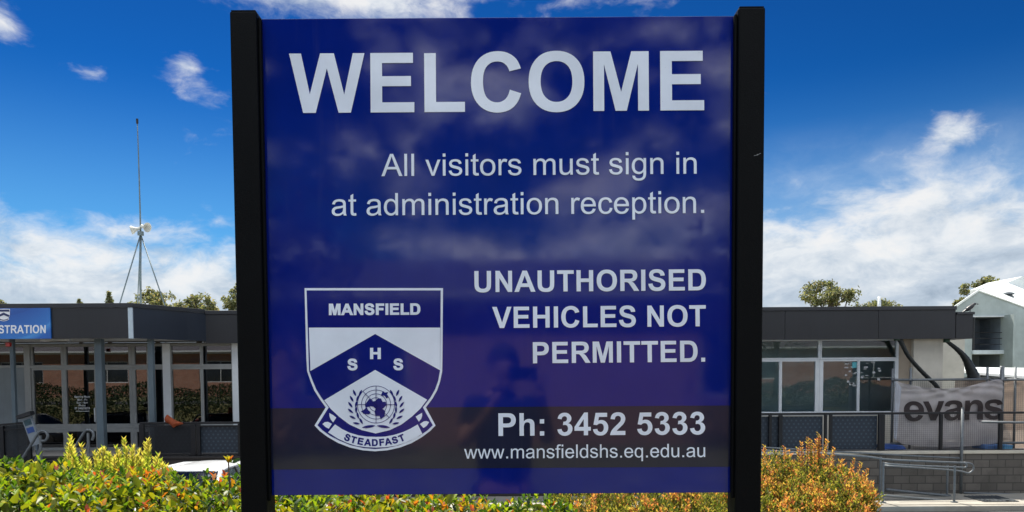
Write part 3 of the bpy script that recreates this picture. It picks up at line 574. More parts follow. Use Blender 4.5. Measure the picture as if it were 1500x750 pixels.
    def leaf(x, yy, a, L, w):
        a = R(a); out = []
        for t in np.linspace(0, 1, 9): out.append((t*L, w*math.sin(math.pi*t)**.8))
        for t in np.linspace(1, 0, 9)[1:-1]: out.append((t*L, -w*math.sin(math.pi*t)**.8))
        o = np.array(out); return np.column_stack([x+o[:, 0]*math.cos(a)-o[:, 1]*math.sin(a), yy+o[:, 0]*math.sin(a)+o[:, 1]*math.cos(a)])
    for sgn in (1, -1):
        path = [(322, 235, -90), (300, 285, -96), (292, 335, -104), (298, 385, -116), (320, 435, -130), (356, 480, -146)]
        for px_, py_, a_ in path:
            for da, ox in ((-24, -14), (26, 12)):
                l_ = leaf(px_+ox, py_+6, a_+da, 62, 9.5)
                if sgn < 0: l_ = np.column_stack([970-l_[:, 0], l_[:, 1]])
                lv.append(l_)
        l_ = leaf(362, 517, -8, 118, 12)
        if sgn < 0: l_ = np.column_stack([970-l_[:, 0], l_[:, 1]])
        lv.append(l_)
    cs = [np.column_stack([470+c[:, 0]/6, 540+c[:, 1]/6]) for c in map(np.array, land+lv)]
    flat_mesh('shield_globe', proj(cs, y), M_ink, panel, .0006, y)
    # meridians one by one so that no two faces share a plane
    for i, mm in enumerate(mer[:3]):
        yy = YS-.0043-.0006*i
        flat_mesh('globe_meridian', proj([np.column_stack([470+mm[:, 0]/6, 540+mm[:, 1]/6])], yy), M_ink, panel, .0006, yy)
build_sign()
# ------------------------------------------------------------------ ground, road, deck
ZG, ZR, ZD = 0.0, -1.60, -0.48          # our bank, the car park, the office deck
YW, YD = 20.0, 18.0                     # office wall, deck edge / retaining wall face
M_grass = mat('grass_ground', (.13, .125, .05), .95, var=.5, vscale=1.5, bump=.6, bscale=40, stain=(3, .6, (.17, .13, .075)))
M_asphalt = mat('asphalt', (.055, .055, .058), .9, var=.25, vscale=.6, bump=.5, bscale=180, stain=(.7, .5, (.03, .03, .032)))
M_concrete = mat('concrete', (.30, .28, .24), .85, var=.15, vscale=1.2, bump=.25, bscale=70, stain=(1.4, .5, (.22, .20, .17)))
M_deck = mat('deck_paving', (.27, .25, .23), .85, var=.2, vscale=1.5, stain=(1.2, .5, (.15, .14, .13)))
M_paintblue = mat('blue_paint', (.16, .33, .50), .7, var=.2, vscale=5, stain=(6, .6, (.08, .12, .16)))
M_paintwhite = mat('white_line_paint', (.7, .7, .68), .7, var=.1, vscale=6, stain=(8, .5, (.3, .3, .3)))
def build_ground():
    prof = [(-600, -.02), (-60, -.02), (-12, 0), (-4, 0), (2, 0), (4.35, 0), (4.9, -.35), (5.6, -1.25), (6.1, ZR-.03), (9, ZR-.03), (17, ZR-.03), (30, ZR-.03), (80, ZR-.4), (200, ZR-1), (1500, ZR-1)]
    xs = [-1500, -300, -60, -25, -12, -6, -3, 0, 3, 6, 12, 25, 60, 300, 1500]
    v = [(x, y, z+(.04*math.sin(x*1.3+y) if abs(x) < 30 and 4.3 < y < 6 else 0)) for y, z in prof for x in xs]
    m = MB(); m.v = v; n = len(xs)
    for j in range(len(prof)-1):
        for i in range(n-1): m.face((j*n+i, j*n+i+1, (j+1)*n+i+1, (j+1)*n+i))
    tag(m.build('ground', M_grass, smooth=True), kind='structure')
    tag(MB().box(-60, 60, 6.4, 16.35, ZR-.2, ZR).build('road', M_asphalt), kind='structure')
    # concrete path in front of the retaining wall, with a kerb to the car park
    tag(MB().box(-60, 60, 16.5, YD-.05, ZR-.2, ZR+.13).build('footpath', M_concrete), kind='structure')
    tag(MB().box(-60, 60, 16.35, 16.498, ZR-.2, ZR+.12).build('kerb', M_concrete, bevel=.02), kind='structure')
    x0, x1 = at(1280, 748, 15.6).x, at(1412, 748, 15.6).x
    tag(MB().box(x0, x1, 13.0, 16.2, ZR, ZR+.004).build('painted_bay', M_paintblue), kind='structure')
    m = MB()
    for i in range(-9, 10):
        if abs(i*2.6-6.4) < 1.6: continue
        m.box(i*2.6-.05, i*2.6+.05, 11.2, 16.2, ZR, ZR+.004)
    tag(m.build('parking_lines', M_paintwhite), kind='structure')
    tag(MB().box(-40, 40, YD+.001, 31, ZD-.25, ZD).build('deck', M_deck), kind='structure')
    tag(MB().box(-30, 30, -2.6, 1.35, -.15, .03).build('path', M_asphalt), kind='structure')
build_ground()
M_block = blockwall('concrete_block', .39, .19, (.085, .076, .066), (.135, .120, .105), (.055, .05, .045))
M_coping = mat('coping_concrete', (.50, .46, .38), .85, var=.15, vscale=2.5, stain=(2, .4, (.3, .27, .22)))
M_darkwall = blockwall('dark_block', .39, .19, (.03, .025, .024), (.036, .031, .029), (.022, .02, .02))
xm = at(905, 690, YD).x
rw = empty('retaining_wall', (6, YD, ZR), 'grey concrete block retaining wall under the black railing on the right', 'retaining wall')
MB().box(xm, 40, YD-.02, YD+.0, ZR+.0, ZD-.02).build('block_face', M_block, rw)
MB().box(xm, 40, YD-.055, YD+.30, ZD-.018, ZD+.055).build('coping', M_coping, rw, bevel=.01)
rl = empty('retaining_wall', (-8, YD, ZR), 'dark block base wall below the office entry on the left, behind the white car', 'retaining wall')
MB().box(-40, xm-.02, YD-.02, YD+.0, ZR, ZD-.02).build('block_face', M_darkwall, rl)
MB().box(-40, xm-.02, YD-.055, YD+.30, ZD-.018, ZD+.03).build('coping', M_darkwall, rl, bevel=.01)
# drain grate in the path
M_galv = mat('galvanised_steel', (.14, .155, .165), .5, .4, var=.18, vscale=14, stain=(20, .4, (.09, .10, .11)))
M_dark = mat('dark_steel', (.012, .013, .016), .5, var=.2, vscale=6)
def grate():
    a = at(1424, 734, 17.2); zt = ZR+.13
    g = empty('drain_grate', (a.x, 17.2, zt), 'barred metal drain grate in the concrete path below the block wall', 'drain grate')
    x0, x1 = a.x, at(1474, 734, 17.2).x
    MB().box(x0, x1, 16.75, 17.55, zt+.002, zt+.006).build('pit', M_dark, g)
    for i in range(9):
        x = x0+.03+(x1-x0-.06)*i/8
        MB().box(x-.018, x+.018, 16.76, 17.54, zt+.006, zt+.022).build('bar', M_galv, g)
grate()

# ------------------------------------------------------------------ the school office
M_fascia = streaked('charcoal_cladding', (.016, .017, .021), .42, .35)
M_cap = mat('dark_flashing', (.012, .013, .017), .4, var=.2, vscale=2)
M_return = streaked('shade_tinted_cladding', (.010, .016, .030), .4, .3)  # same cladding, the return's bluish shade put into its colour
M_soffit = mat('white_soffit', (.6, .59, .56), .7, var=.06, vscale=1)
M_frame = mat('cream_frame_paint', (.25, .26, .255), .45, var=.08, vscale=4, stain=(5, .35, (.33, .32, .29)))
M_alu = mat('white_aluminium', (.58, .61, .63), .35, var=.06, vscale=4)
M_panel = streaked('pale_wall_panel', (.19, .22, .235), .6, .2)
M_cream = streaked('cream_render', (.52, .49, .42), .8, .18)
M_steelcol = streaked('pale_blue_column_paint', (.095, .13, .155), .45, .3)
M_inside = mat('interior_paint', (.08, .08, .08), .9, var=.2, vscale=.5)
M_insidefloor = mat('interior_carpet', (.05, .05, .06), .95)
G_dark = glass('tinted_glass', (.75, .8, .85), 2.1, clear=.35)
G_clear = glass('window_glass', (.85, .92, .93), 1.65, clear=.97)
M_roof = mat('roof_sheet', (.45, .47, .48), .5, var=.1, vscale=1)
M_letter = mat('white_vinyl', (.75, .77, .8), .5, var=0)
office = empty('school_office', (0, YW, ZD), 'long single storey school office with charcoal fascia and white framed windows', 'building')
def Zr(py, px=200, Y=YW): return at(px, py, Y).z
YF, YC = 19.55, 17.7                    # main fascia, entry canopy fascia
zt_m = (Zr(457, 340, YF)+Zr(447, 1250, YF))/2; zb_m = (Zr(503, 340, YF)+Zr(497, 1250, YF))/2
zt_c = Zr(444, 100, YC); zb_c = Zr(496, 100, YC)
zt_c = zt_m+.03; 
xl, xr = -20.0, at(1400, 470, YF).x; xr2 = at(1425, 470, YF).x
xc0, xc1 = -19.0, at(194, 470, YC).x; xk = at(300, 470, YF).x
def office_shell():
    capH = .10
    # main fascia: cladding sheets with open joints
    edges = [xk] + [at(p, 470, YF).x for p in (440, 560, 690, 830, 985, 1150, 1287)] + [xr]
    for a, b in zip(edges, edges[1:]):
        MB().box(a+.004, b-.004, YF, YF+.03, zb_m, zt_m-capH).build('fascia', M_fascia, office, bevel=.004)
    MB().box(xk+.05, xr, YF+.031, YF+.08, zb_m+.01, zt_m-capH).build('fascia_backing', M_dark, office)
    MB().box(xk+.02, xr+.01, YF-.03, YF+.25, zt_m-capH+.002, zt_m).build('roof_flashing', M_cap, office, bevel=.006)
    # lower end piece on the right
    z2 = Zr(457, 1412, YF)
    MB().box(xr+.006, xr2, YF-.01, YF+1.2, zb_m-.0, z2-.07).build('fascia', M_fascia, office, bevel=.004)
    MB().box(xr+.012, xr2+.03, YF-.04, YF+1.25, z2-.068, z2).build('roof_flashing', M_cap, office, bevel=.006)
    # entry canopy on the left
    cs = [xc0] + [at(p, 470, YC).x for p in (75.5,)] + [xc1-.10]
    for a, b in zip(cs, cs[1:]):
        MB().box(a+.004, b-.004, YC, YC+.03, zb_c, zt_c-capH).build('fascia', M_fascia, office, bevel=.004)
    MB().box(xc1-.10, xc1+.01, YC-.012, YC+.05, zb_c-.01, zt_c-capH).build('corner_flashing', mat('pale_corner_trim', (.42, .50, .56), .4), office, bevel=.006)
    ret = [(xc1+.012, YC+.02), (xk, YF), (xk+.04, YF+.03), (xc1-.03, YC+.06)]
    MB().slab(ret, zb_c, zt_c-capH).build('fascia', M_return, office)
    MB().slab([(xc0, YC-.03), (xc1+.02, YC-.03), (xk+.03, YF-.034), (xk-.2, YF+.25), (xc1-.22, YC+.2), (xc0, YC+.2)], zt_c-capH+.002, zt_c+.004).build('roof_flashing', M_cap, office, bevel=.005)
    MB().slab([(xc0, YC+.04), (xc1-.04, YC+.06), (xk-.03, YF+.05), (xk-.03, YW+.1), (xc0, YW+.1)], zb_c+.03, zb_c+.06).build('soffit', M_soffit, office)
    MB().box(xk+.02, xr2-.03, YF+.09, YW+1.0, zb_m+.03, zb_m+.06).build('soffit', M_soffit, office)
    MB().box(xl, xr-.03, YW+.01, YW+.12, zb_m+.062, zt_m-.241).build('header_wall', M_dark, office)
    MB().box(xl, xr-.02, YF+.3, 30, zt_m-.24, zt_m-.13).build('roof', M_roof, office)
    MB().slab([(xc0, YC+.25), (xc1-.3, YC+.25), (xk-.4, YF+.29), (xc0, YF+.29)], zt_m-.24, zt_m-.13).build('roof', M_roof, office)
    # soffit batten light and alarm beacon
    a, b = at(62, 502, 18.6), at(104, 502, 18.6)
    bt = MB().box(a.x, b.x, 18.5, 18.62, zb_c-.035, zb_c+.028).build('batten_light', M_alu, office, bevel=.01)
    MB().box(a.x+.25, b.x-.05, 18.47, 18.65, zb_c-.06, zb_c-.036).build('diffuser', M_dark, bt, bevel=.005)
    a = at(17, 505, 17.95)
    MB().box(a.x-.05, a.x+.05, 17.80, 17.88, a.z-.05, a.z+.05).build('fire_alarm', mat('red_plastic', (.35, .02, .015), .4), office, bevel=.012)
office_shell()
# rows of the window wall, in metres
z_t1, z_t0 = Zr(507.5), Zr(534)          # transom glass
z_m1, z_m0 = Zr(541.5), Zr(620.5)        # main glass
z_l1, z_l0 = Zr(633), Zr(655)            # bottom panels
z_head = zb_m+.03
def window(x0, x1, z0, z1, ox0, ox1, oz0, oz1, frame=M_frame, g=G_dark, y=YW, name='window', dep=.09):
    f = MB()
    f.box(ox0, ox1, y, y+dep, z1, oz1).box(ox0, ox1, y, y+dep, oz0, z0).box(ox0, x0, y, y+dep, z0, z1).box(x1, ox1, y, y+dep, z0, z1)
    w = f.build(name, frame, office, bevel=.006)
    MB().box(x0-.004, x1+.004, y+.045, y+.053, z0-.004, z1+.004).build('pane', g, w)
    return w
def left_wall():
    X = lambda p: at(p, 560, YW).x
    gl = [(-60, -8, 'w'), (-4, 15.5, 'w'), (21, 36, 'w'), (49, 90, 'w'), (98, 139, 'd'), (150, 189, 'w'), (198, 215.5, 'w'), (222, 239, 'w'), (252, 293.5, 'w'), (297.5, 339.5, 'w')]
    outer = []
    for i, (a, b, k) in enumerate(gl):
        o0 = X(a)-.2 if i == 0 else (X(gl[i-1][1])+X(a))/2
        o1 = (X(b)+X(gl[i+1][0]))/2 if i+1 < len(gl) else X(b)+.1
        outer.append((o0, o1))
    merged = {(252, 293.5): None}
    for i, (a, b, k) in enumerate(gl):
        o0, o1 = outer[i]; xa0, xb0 = X(a), X(b)
        if a == 297.5: pass
        window(xa0, xb0, z_t0, z_t1, o0+.001, o1-.001, (z_t0+z_m1)/2+.001, z_head-.002, g=G_dark)
        if b < 40:
            MB().box(o0+.001, o1-.001, YW+.02, YW+.08, z_l0-.2, (z_t0+z_m1)/2-.001).build('wall_panel', M_panel, office, bevel=.008)
            continue
        if k == 'd':
            door = window(xa0, xb0, z_m0, z_m1, o0+.004, o1-.004, z_l1+.03, (z_t0+z_m1)/2-.004, y=YW-.03, name='door')
            MB().box(o0+.004, o1-.004, YW-.03, YW+.06, z_l0-.1, z_l0).box(o0+.004, xa0, YW-.03, YW+.06, z_l0, z_l1+.03).box(xb0, o1-.004, YW-.03, YW+.06, z_l0, z_l1+.03).build('door_frame', M_frame, door, bevel=.006)
            MB().box(xa0, xb0, YW+.01, YW+.018, z_l0, z_l1+.03).build('lower_pane', G_dark, door)
            hx = xb0+.02
            MB().tube([(hx, YW-.035, z_m0+.05), (hx, YW-.09, z_m0+.07), (hx, YW-.09, z_m0+.42), (hx, YW-.035, z_m0+.44)], .016, 8).build('handle', M_alu, door, smooth=True)
            yv = YW+.012; cs = []
            for t, py, w_ in (('Opening Hours', 582.5, 11.5), ('Mon - Fri', 587, 7), ('8am - 4pm', 591.2, 8.2), ('Phone', 595.3, 5), ('07 3452 5333', 599.5, 11)):
                cs += proj(set_line(t, REG, (120.5-w_, py), (120.5+w_, py-.05), 2.9), yv)
            flat_mesh('hours_lettering', cs, M_letter, door, .002, yv)
            MB().box(at(111, 602, yv).x, at(131, 602, yv).x, yv-.002, yv, Zr(602.2), Zr(601.5)).build('underline', M_letter, door)
            continue
        w = window(xa0, xb0, z_m0, z_m1, o0+.001, o1-.001, (z_m0+z_l1)/2+.001, (z_t0+z_m1)/2-.001)
        window(xa0, xb0, z_l0, z_l1, o0+.001, o1-.001, z_l0-.12, (z_m0+z_l1)/2-.001)
    # wide posts of the window wall standing proud
    for a, b in ((37, 46), (239.5, 250.5), (341, 351.5)):
        MB().box(X(a), X(b), YW-.035, YW-.002, ZD, z_head-.003).build('mullion', M_alu if a > 100 else M_frame, office, bevel=.006)
    MB().box(X(46), X(239), YW-.04, YW-.002, Zr(538.5), Zr(535.4)).build('transom_rail', M_frame, office, bevel=.004)
    # free-standing canopy columns
    for a, b in ((15.5, 21), (139.5, 149.5), (217, 224.5)):
        Y = 18.4; x0, x1 = at(a, 560, Y).x, at(b, 560, Y).x
        MB().box(x0, x1, Y, Y+(x1-x0), ZD, zb_c+.03).build('column', M_steelcol, office, bevel=.01)
    # plain wall hidden behind the sign
left_wall()
def right_wall():
    X = lambda p: at(p, 560, YW).x
    pz = lambda py: at(1200, py, YW).z
    t1, t0, m1, m0 = pz(499.5), pz(524), pz(529.5), pz(603)
    zm = (t0+m1)/2
    for a, b, o0, o1 in ((1085, 1198.5, 1081, 1201), (1203.5, 1312.5, 1201, 1316)):
        window(X(a), X(b), t0, t1, X(o0)+.001, X(o1)-.001, zm+.001, z_head-.002, M_alu, G_clear)
    for a, b, o0, o1 in ((1085, 1141.5, 1081, 1143), (1145.5, 1194.5, 1143, 1200), (1206, 1256, 1200, 1257.5), (1259.5, 1311, 1257.5, 1316)):
        window(X(a), X(b), m0, m1, X(o0)+.001, X(o1)-.001, m0-.10, zm-.001, M_alu, G_clear)
    MB().box(X(1081), X(1316), YW+.01, YW+.12, ZD, m0-.102).build('wall', M_cream, office)
    # the same glazing runs on along the stretch that the sign hides
    xs = [X(352)+(X(1081)-X(352))*i/6 for i in range(7)]
    for a, b in zip(xs, xs[1:]):
        c = (a+b)/2; e = .05
        window(a+e, b-e, t0, t1, a+.001, b-.001, zm+.001, z_head-.002, M_alu, G_clear)
        for o0, o1 in ((a, c), (c, b)): window(o0+e, o1-e, m0, m1, o0+.001, o1-.001, m0-.10, zm-.001, M_alu, G_clear)
    MB().box(X(352), X(1081)-.002, YW+.01, YW+.12, ZD, m0-.102).build('wall', M_cream, office)
    # notices stuck inside the glass
    rr = random.Random(3); paper = mat('paper', (.40, .41, .41), .8, var=0)
    for px0, px1, py0, py1, n in ((1234, 1254, 530, 566, 17), (1261, 1290, 530, 556, 13)):
        for _ in range(n):
            px, py = rr.uniform(px0, px1), rr.uniform(py0, py1); w, h = rr.uniform(.015, .055), rr.uniform(.006, .03)
            p = at(px, py, YW+.06)
            MB().box(p.x-w, p.x+w, YW+.040, YW+.042, p.z-h, p.z+h).build('notice', paper, office)
    p = at(1251, 534.5, YW+.06); MB().box(p.x-.06, p.x+.06, YW+.037, YW+.0385, p.z-.08, p.z+.08).build('notice', mat('teal_paper', (.1, .4, .45), .7), office)
    # recess and cream wall at the right-hand end
    MB().box(X(1316), X(1334), YW+.02, YW+.2, ZD, z_head).build('wall', mat('tan_render', (.36, .30, .23), .85, var=.1), office)
    MB().box(X(1334), X(1377), YW-.12, YW+.2, ZD, z_head-.01).build('wall', M_cream, office, bevel=.01)
    MB().box(X(1377)+.01, at(1413, 520, 23).x, 23, 23.15, ZD, z_head+.2).build('wall', mat('pale_render', (.5, .49, .42), .85, var=.1), office)
    # shell behind: side walls, back wall, floor, ceiling
    x0, x1 = X(-62), X(1375)
    MB().box(x0-.3, x1, 27, 27.2, ZD, z_head).build('back_wall', M_inside, office)
    MB().box(x0-.45, x0-.3, YW+.1, 27.2, ZD, z_head).build('side_wall', M_inside, office)
    MB().box(x1-.15, x1, YW+.21, 26.99, ZD, z_head).build('side_wall', M_inside, office)
    MB().box(x0-.3, x1-.16, YW+.16, 26.99, ZD+.002, ZD+.02).build('floor', M_insidefloor, office)
    MB().box(x0-.3, x1-.16, YW+.16, 26.99, z_head+.002, z_head+.03).build('ceiling', M_inside, office)
    MB().box(X(352), x1-.17, YW+1.7, YW+1.8, ZD+.02, z_head).build('added_partition', mat('added_pale_partition', (.52, .60, .62), .8, var=.2, vscale=.9), office)  # partition added to make the panes look paler
    for px in (150, 330):
        p = at(px, 560, 24.5); MB().box(p.x-1.1, p.x+1.1, 24.2, 24.9, ZD+.02, ZD+1.05).build('counter', M_panel, office, bevel=.02)
    # vent pipe on the roof
    p = at(1288, 447, 23); q_ = at(1288, 434.5, 23)
    MB().tube([(p.x, 23, zt_m-.15), (p.x, 23, q_.z)], .05, 10).build('vent_pipe', M_alu, office, smooth=True)
right_wall()
# ADMINISTRATION board on the canopy
def admin_board():
    Y = YC-.045
    m = bpy.data.materials.new('blue_swoosh'); m.use_nodes = True; q = NT(m.node_tree)
    out = q.n('ShaderNodeOutputMaterial'); p = q.n('ShaderNodeBsdfPrincipled'); q.t.links.new(p.outputs[0], out.inputs[0])
    sp = q.n('ShaderNodeSeparateXYZ'); q.put(sp.inputs[0], q.n('ShaderNodeTexCoord').outputs['Object']); x, y, z = sp.outputs
    # printed artwork: royal blue with a paler sweeping band
    u = q.m('ADD', q.m('MULTIPLY', q.m('MULTIPLY', x, x), .35), q.m('MULTIPLY', z, -1.0))
    c = q.ramp(q.m('FRACT', q.m('ADD', q.m('MULTIPLY', u, .8), .15)), [(0, (.010, .085, .36)), (.45, (.02, .16, .50)), (.5, (.05, .25, .60)), (.62, (.012, .11, .42)), (1, (.008, .07, .32))])
    q.put(p.inputs['Base Color'], c); p.inputs['Roughness'].default_value = .35
    a, b = at(-63, 497, Y), at(73, 451, Y)
    base = empty('administration_sign', ((a.x+b.x)/2, Y, (a.z+b.z)/2), 'blue ADMINISTRATION board with small white shield on the office canopy', 'sign')
    MB().box(a.x, b.x, Y, Y+.043, a.z, b.z).build('board', m, base, bevel=.004)
    yt = Y-.004
    flat_mesh('lettering', proj(set_line('ADMINISTRATION', BOLD, (-52, 488.6), (67, 488.0), 11.8), yt), M_letter, base, .004, yt)
    # little shield: white outline, chevron
    k = 1/29.0; ox, oy = 5.2, 452.5
    sh = lambda pts: [np.array([(ox+(x-343)*k, oy+(y-59)*k*.82) for x, y in pts])]
    outer = [(70,59),(613,59),(610,385),(590,460),(546,527),(584,598),(490,667),(346,699),(203,667),(109,598),(153,527),(108,460),(80,385)]
    flat_mesh('small_shield', proj(sh(outer), yt), M_letter, base, .004, yt)
    yt -= .005
    cs = sh([(100,95),(585,95),(585,200),(100,200)])+sh([(95,390),(347,250),(600,390),(560,480),(347,370),(135,480)])+sh([(165,560),(250,600),(347,625),(450,600),(535,560),(520,620),(346,665),(180,620)])
    flat_mesh('shield_charges', proj(cs, yt), mat('navy_vinyl', (.01, .02, .10), .5, var=0), base, .004, yt)
admin_board()
# ------------------------------------------------------------------ railings on the deck
M_blackrail = mat('black_rail_paint', (.005, .0055, .008), .4, var=.2, vscale=5)
def dotted(name):
    m = bpy.data.materials.new(name); m.use_nodes = True; q = NT(m.node_tree)
    out = q.n('ShaderNodeOutputMaterial'); p = q.n('ShaderNodeBsdfPrincipled'); q.t.links.new(p.outputs[0], out.inputs[0])
    sp = q.n('ShaderNodeSeparateXYZ'); q.put(sp.inputs[0], q.n('ShaderNodeTexCoord').outputs['Object']); x, y, z = sp.outputs
    row = q.m('FLOOR', q.m('DIVIDE', z, .085)); fz = q.m('FRACT', q.m('DIVIDE', z, .085))
    off = q.m('MULTIPLY', q.m('MODULO', q.m('ABSOLUTE', row), 2), .5)
    fx = q.m('FRACT', q.m('ADD', q.m('DIVIDE', x, .115), off))
    dx = q.m('MULTIPLY', q.m('SUBTRACT', fx, .5), 1.3); dz = q.m('SUBTRACT', fz, .5)
    r = q.m('SQRT', q.m('ADD', q.m('MULTIPLY', dx, dx), q.m('MULTIPLY', dz, dz)))
    c = q.mix(q.smooth(r, .16, .36, 1, 0), (.011, .020, .034, 1), (.035, .052, .072, 1))
    q.put(p.inputs['Base Color'], c); p.inputs['Roughness'].default_value = .5
    return m
M_dots = dotted('dotted_screen')
M_scrim = meshfabric('black_scrim', (.006, .008, .012), .55, .012)
M_weld = meshfabric('welded_mesh', (.06, .06, .06), .95, .05)
def railing(px_posts, px0, px1, ytop, ybot, Y, label, screens=(), weld=(), scrim=(), x_ref=None, mid=None):
    xr_ = (px0+px1)/2
    zt, zb = at(xr_, ytop, Y).z, at(xr_, ybot, Y).z
    X = lambda p: at(p, 630, Y).x
    r = empty('black_railing', (X(px0), Y, ZD), label, 'railing')
    MB().box(X(px0), X(px1), Y-.03, Y+.03, zt-.055, zt).build('top_rail', M_blackrail, r, bevel=.008)
    MB().box(X(px0), X(px1), Y-.02, Y+.02, zb, zb+.04).build('bottom_rail', M_blackrail, r, bevel=.005)
    if mid: MB().box(X(px0), X(px1), Y-.015, Y+.015, at(xr_, mid, Y).z-.03, at(xr_, mid, Y).z).build('middle_rail', M_blackrail, r)
    for p, w in px_posts:
        MB().box(X(p)-w/2, X(p)+w/2, Y-.04, Y+.034, ZD-.0+.03, zt-.056).build('post', M_blackrail, r, bevel=.006)
        MB().box(X(p)-w/2-.05, X(p)+w/2+.05, Y-.052, Y+.08, ZD+.056, ZD+.068).build('base_plate', M_blackrail, r)
    for a, b in screens: MB().box(X(a), X(b), Y+.045, Y+.055, zb+.045, zt-.09).build('dotted_screen', M_dots, r)
    for a, b in weld: MB().box(X(a), X(b), Y-.002, Y+.002, zb+.041, zt-.057).build('mesh_infill', M_weld, r)
    for a, b in scrim: MB().box(X(a), X(b), Y-.012, Y-.006, zb+.041, zt-.05).build('mesh_infill', M_scrim, r)
    return r
railing([(1128, .07), (1143, .09), (1209, .06), (1216.5, .07), (1288, .06), (1292.5, .09), (1378, .07), (1465, .08), (1560, .08)], 1085, 1640, 603.5, 661, YD+.12,
        'long black railing with dotted screens on the deck, crossing in front of the banner', screens=[(1085, 1206), (1219, 1286)], weld=[(1296, 1376.5), (1379.5, 1464), (1466.5, 1559)])
railing([(208, .12), (283.5, .12), (291, .08), (351.5, .09)], 205, 500, 617.5, 666, YD+.12,
        'black railing with dark mesh and dotted screen by the office entry on the left', scrim=[(211, 282)], screens=[(225, 281), (292.5, 349), (354, 498)], mid=623)
# nearer entry-ramp railing at the far left, its top rising to the right
def ramp_rail():
    Y = 17.3; z0 = ZR+.13
    a, b = at(-60, 628, Y), at(45, 618.5, Y)
    r = empty('ramp_railing', (a.x, Y, z0), 'dark mesh railing rising to the right at the far left of the entry ramp', 'railing')
    MB().bar((a.x, Y, a.z), (b.x, Y, b.z), .05).build('top_rail', M_blackrail, r)
    c, d = at(-60, 634, Y), at(45, 627.5, Y)
    MB().bar((c.x, Y, c.z), (d.x, Y, d.z), .03).build('middle_rail', M_blackrail, r)
    MB().prism([(a.x, z0), (b.x, z0), (b.x, b.z-.03), (a.x, a.z-.03)], Y+.03, Y+.036).build('mesh_infill', M_scrim, r)
    for p in (-45, 4, 43): x = at(p, 640, Y).x; MB().box(x-.035, x+.035, Y-.03, Y+.028, z0, at(p, 623, Y).z-.02).build('post', M_blackrail, r)
ramp_rail()
M_step = mat('entry_concrete', (.04, .038, .037), .9, var=.2, vscale=2)
st = empty('entry_steps', (at(90, 670, 17.4).x, 17.4, ZR), 'dark concrete entry steps between the two grey handrails on the left', 'steps')
for i in range(5):
    MB().box(at(52, 670, 17.4).x, at(140, 670, 17.4).x, YD-.06-.30*(4-i)-.30, YD-.061-.30*(4-i)-.0, ZR+.13, ZR+.13+.195*(i+1)).build('step', M_step, st, bevel=.01)
# galvanised step handrails with rounded ends
def handrail(paths, Y, label, r=.024, posts=()):
    o = empty('handrail', tuple(at(*paths[0][0], Y)), label, 'handrail')
    for pth in paths:
        pts = [at(px, py, Y) for px, py in pth]
        MB().tube(smooth_path(pts), r, 8).build('rail', M_galv, o, smooth=True)
    for (px, p0, p1) in posts:
        a, b = at(px, p0, Y), at(px, p1, Y)
        MB().tube([(a.x, Y, a.z), (a.x, Y, b.z)], r, 8).lathe([(.07, 0), (.07, .012)], (a.x, Y, b.z), n=12).build('post', M_galv, o, smooth=False)
    return o
def smooth_path(pts, n=4):
    pts = [Vector(p) for p in pts]
    if len(pts) < 3: return pts
    out = []
    for i in range(len(pts)-1):
        p0 = pts[max(i-1, 0)]; p1 = pts[i]; p2 = pts[i+1]; p3 = pts[min(i+2, len(pts)-1)]
        for k in range(n):
            t = k/n; t2 = t*t; t3 = t2*t
            out.append(.5*((2*p1)+(p2-p0)*t+(2*p0-5*p1+4*p2-p3)*t2+(3*p1-p0-3*p2+p3)*t3))
    out.append(pts[-1]); return out
M_greyrail = mat('grey_blue_steel', (.11, .14, .17), .45, .4, var=.15, vscale=10)
handrail([[(26, 682), (42, 657), (55, 636), (60, 631.5), (66, 632), (70, 638), (67, 645), (61, 646)], [(43, 690), (57, 664), (60, 650)]], 16.9,
         'grey steel handrail with curled end beside the leaning notice stand', .032, posts=[(59, 638, 700)])
handrail([[(104, 664), (116, 645), (124, 632.5), (129, 630), (135, 631.5), (137, 638), (135, 645)], [(104, 666), (120, 661), (127, 656), (129, 650)]], 17.0,
         'grey steel handrail in front of the glass entry door', .032, posts=[(129, 634, 700)])
# leaning notice stand
def notice_stand():
    Y = 17.1
    a, b = at(38, 611, Y), at(52, 650, Y)
    z0 = ZR+.13
    o = empty('notice_stand', (b.x, Y, z0), 'leaning pale notice stand with dark hood and blue panel by the entry steps', 'notice stand')
    u = (b-a).normalized(); w = Vector((u.z, 0, -u.x)); 
    if w.x < 0: w = -w
    L = (b-a).length
    def slab(t0, t1, s0, s1, y0, y1, name, m):
        pts = [a+u*t1+w*s0, a+u*t1+w*s1, a+u*t0+w*s1, a+u*t0+w*s0]
        pts = [(p.x, p.z) for p in pts]
        return MB().prism(pts, y0, y1).build(name, m, o)
    slab(0, L*1.05, -.11, .11, Y, Y+.05, 'board', mat('pale_grey_paint', (.2, .23, .26), .5))
    slab(.06, .20, -.085, .085, Y-.006, Y-.001, 'picture', mat('dark_teal_print', (.03, .07, .09), .4, var=.4, vscale=12))
    slab(.25, .38, -.085, .085, Y-.006, Y-.001, 'blue_notice', mat('blue_print', (.02, .06, .22), .4))
    slab(-.09, -.005, -.16, .18, Y-.09, Y+.07, 'hood', M_dark)
    p = a+u*L*1.05; MB().bar((p.x, Y+.025, p.z), (p.x+.12, Y+.025, z0), .05).build('stem', M_greyrail, o)
notice_stand()
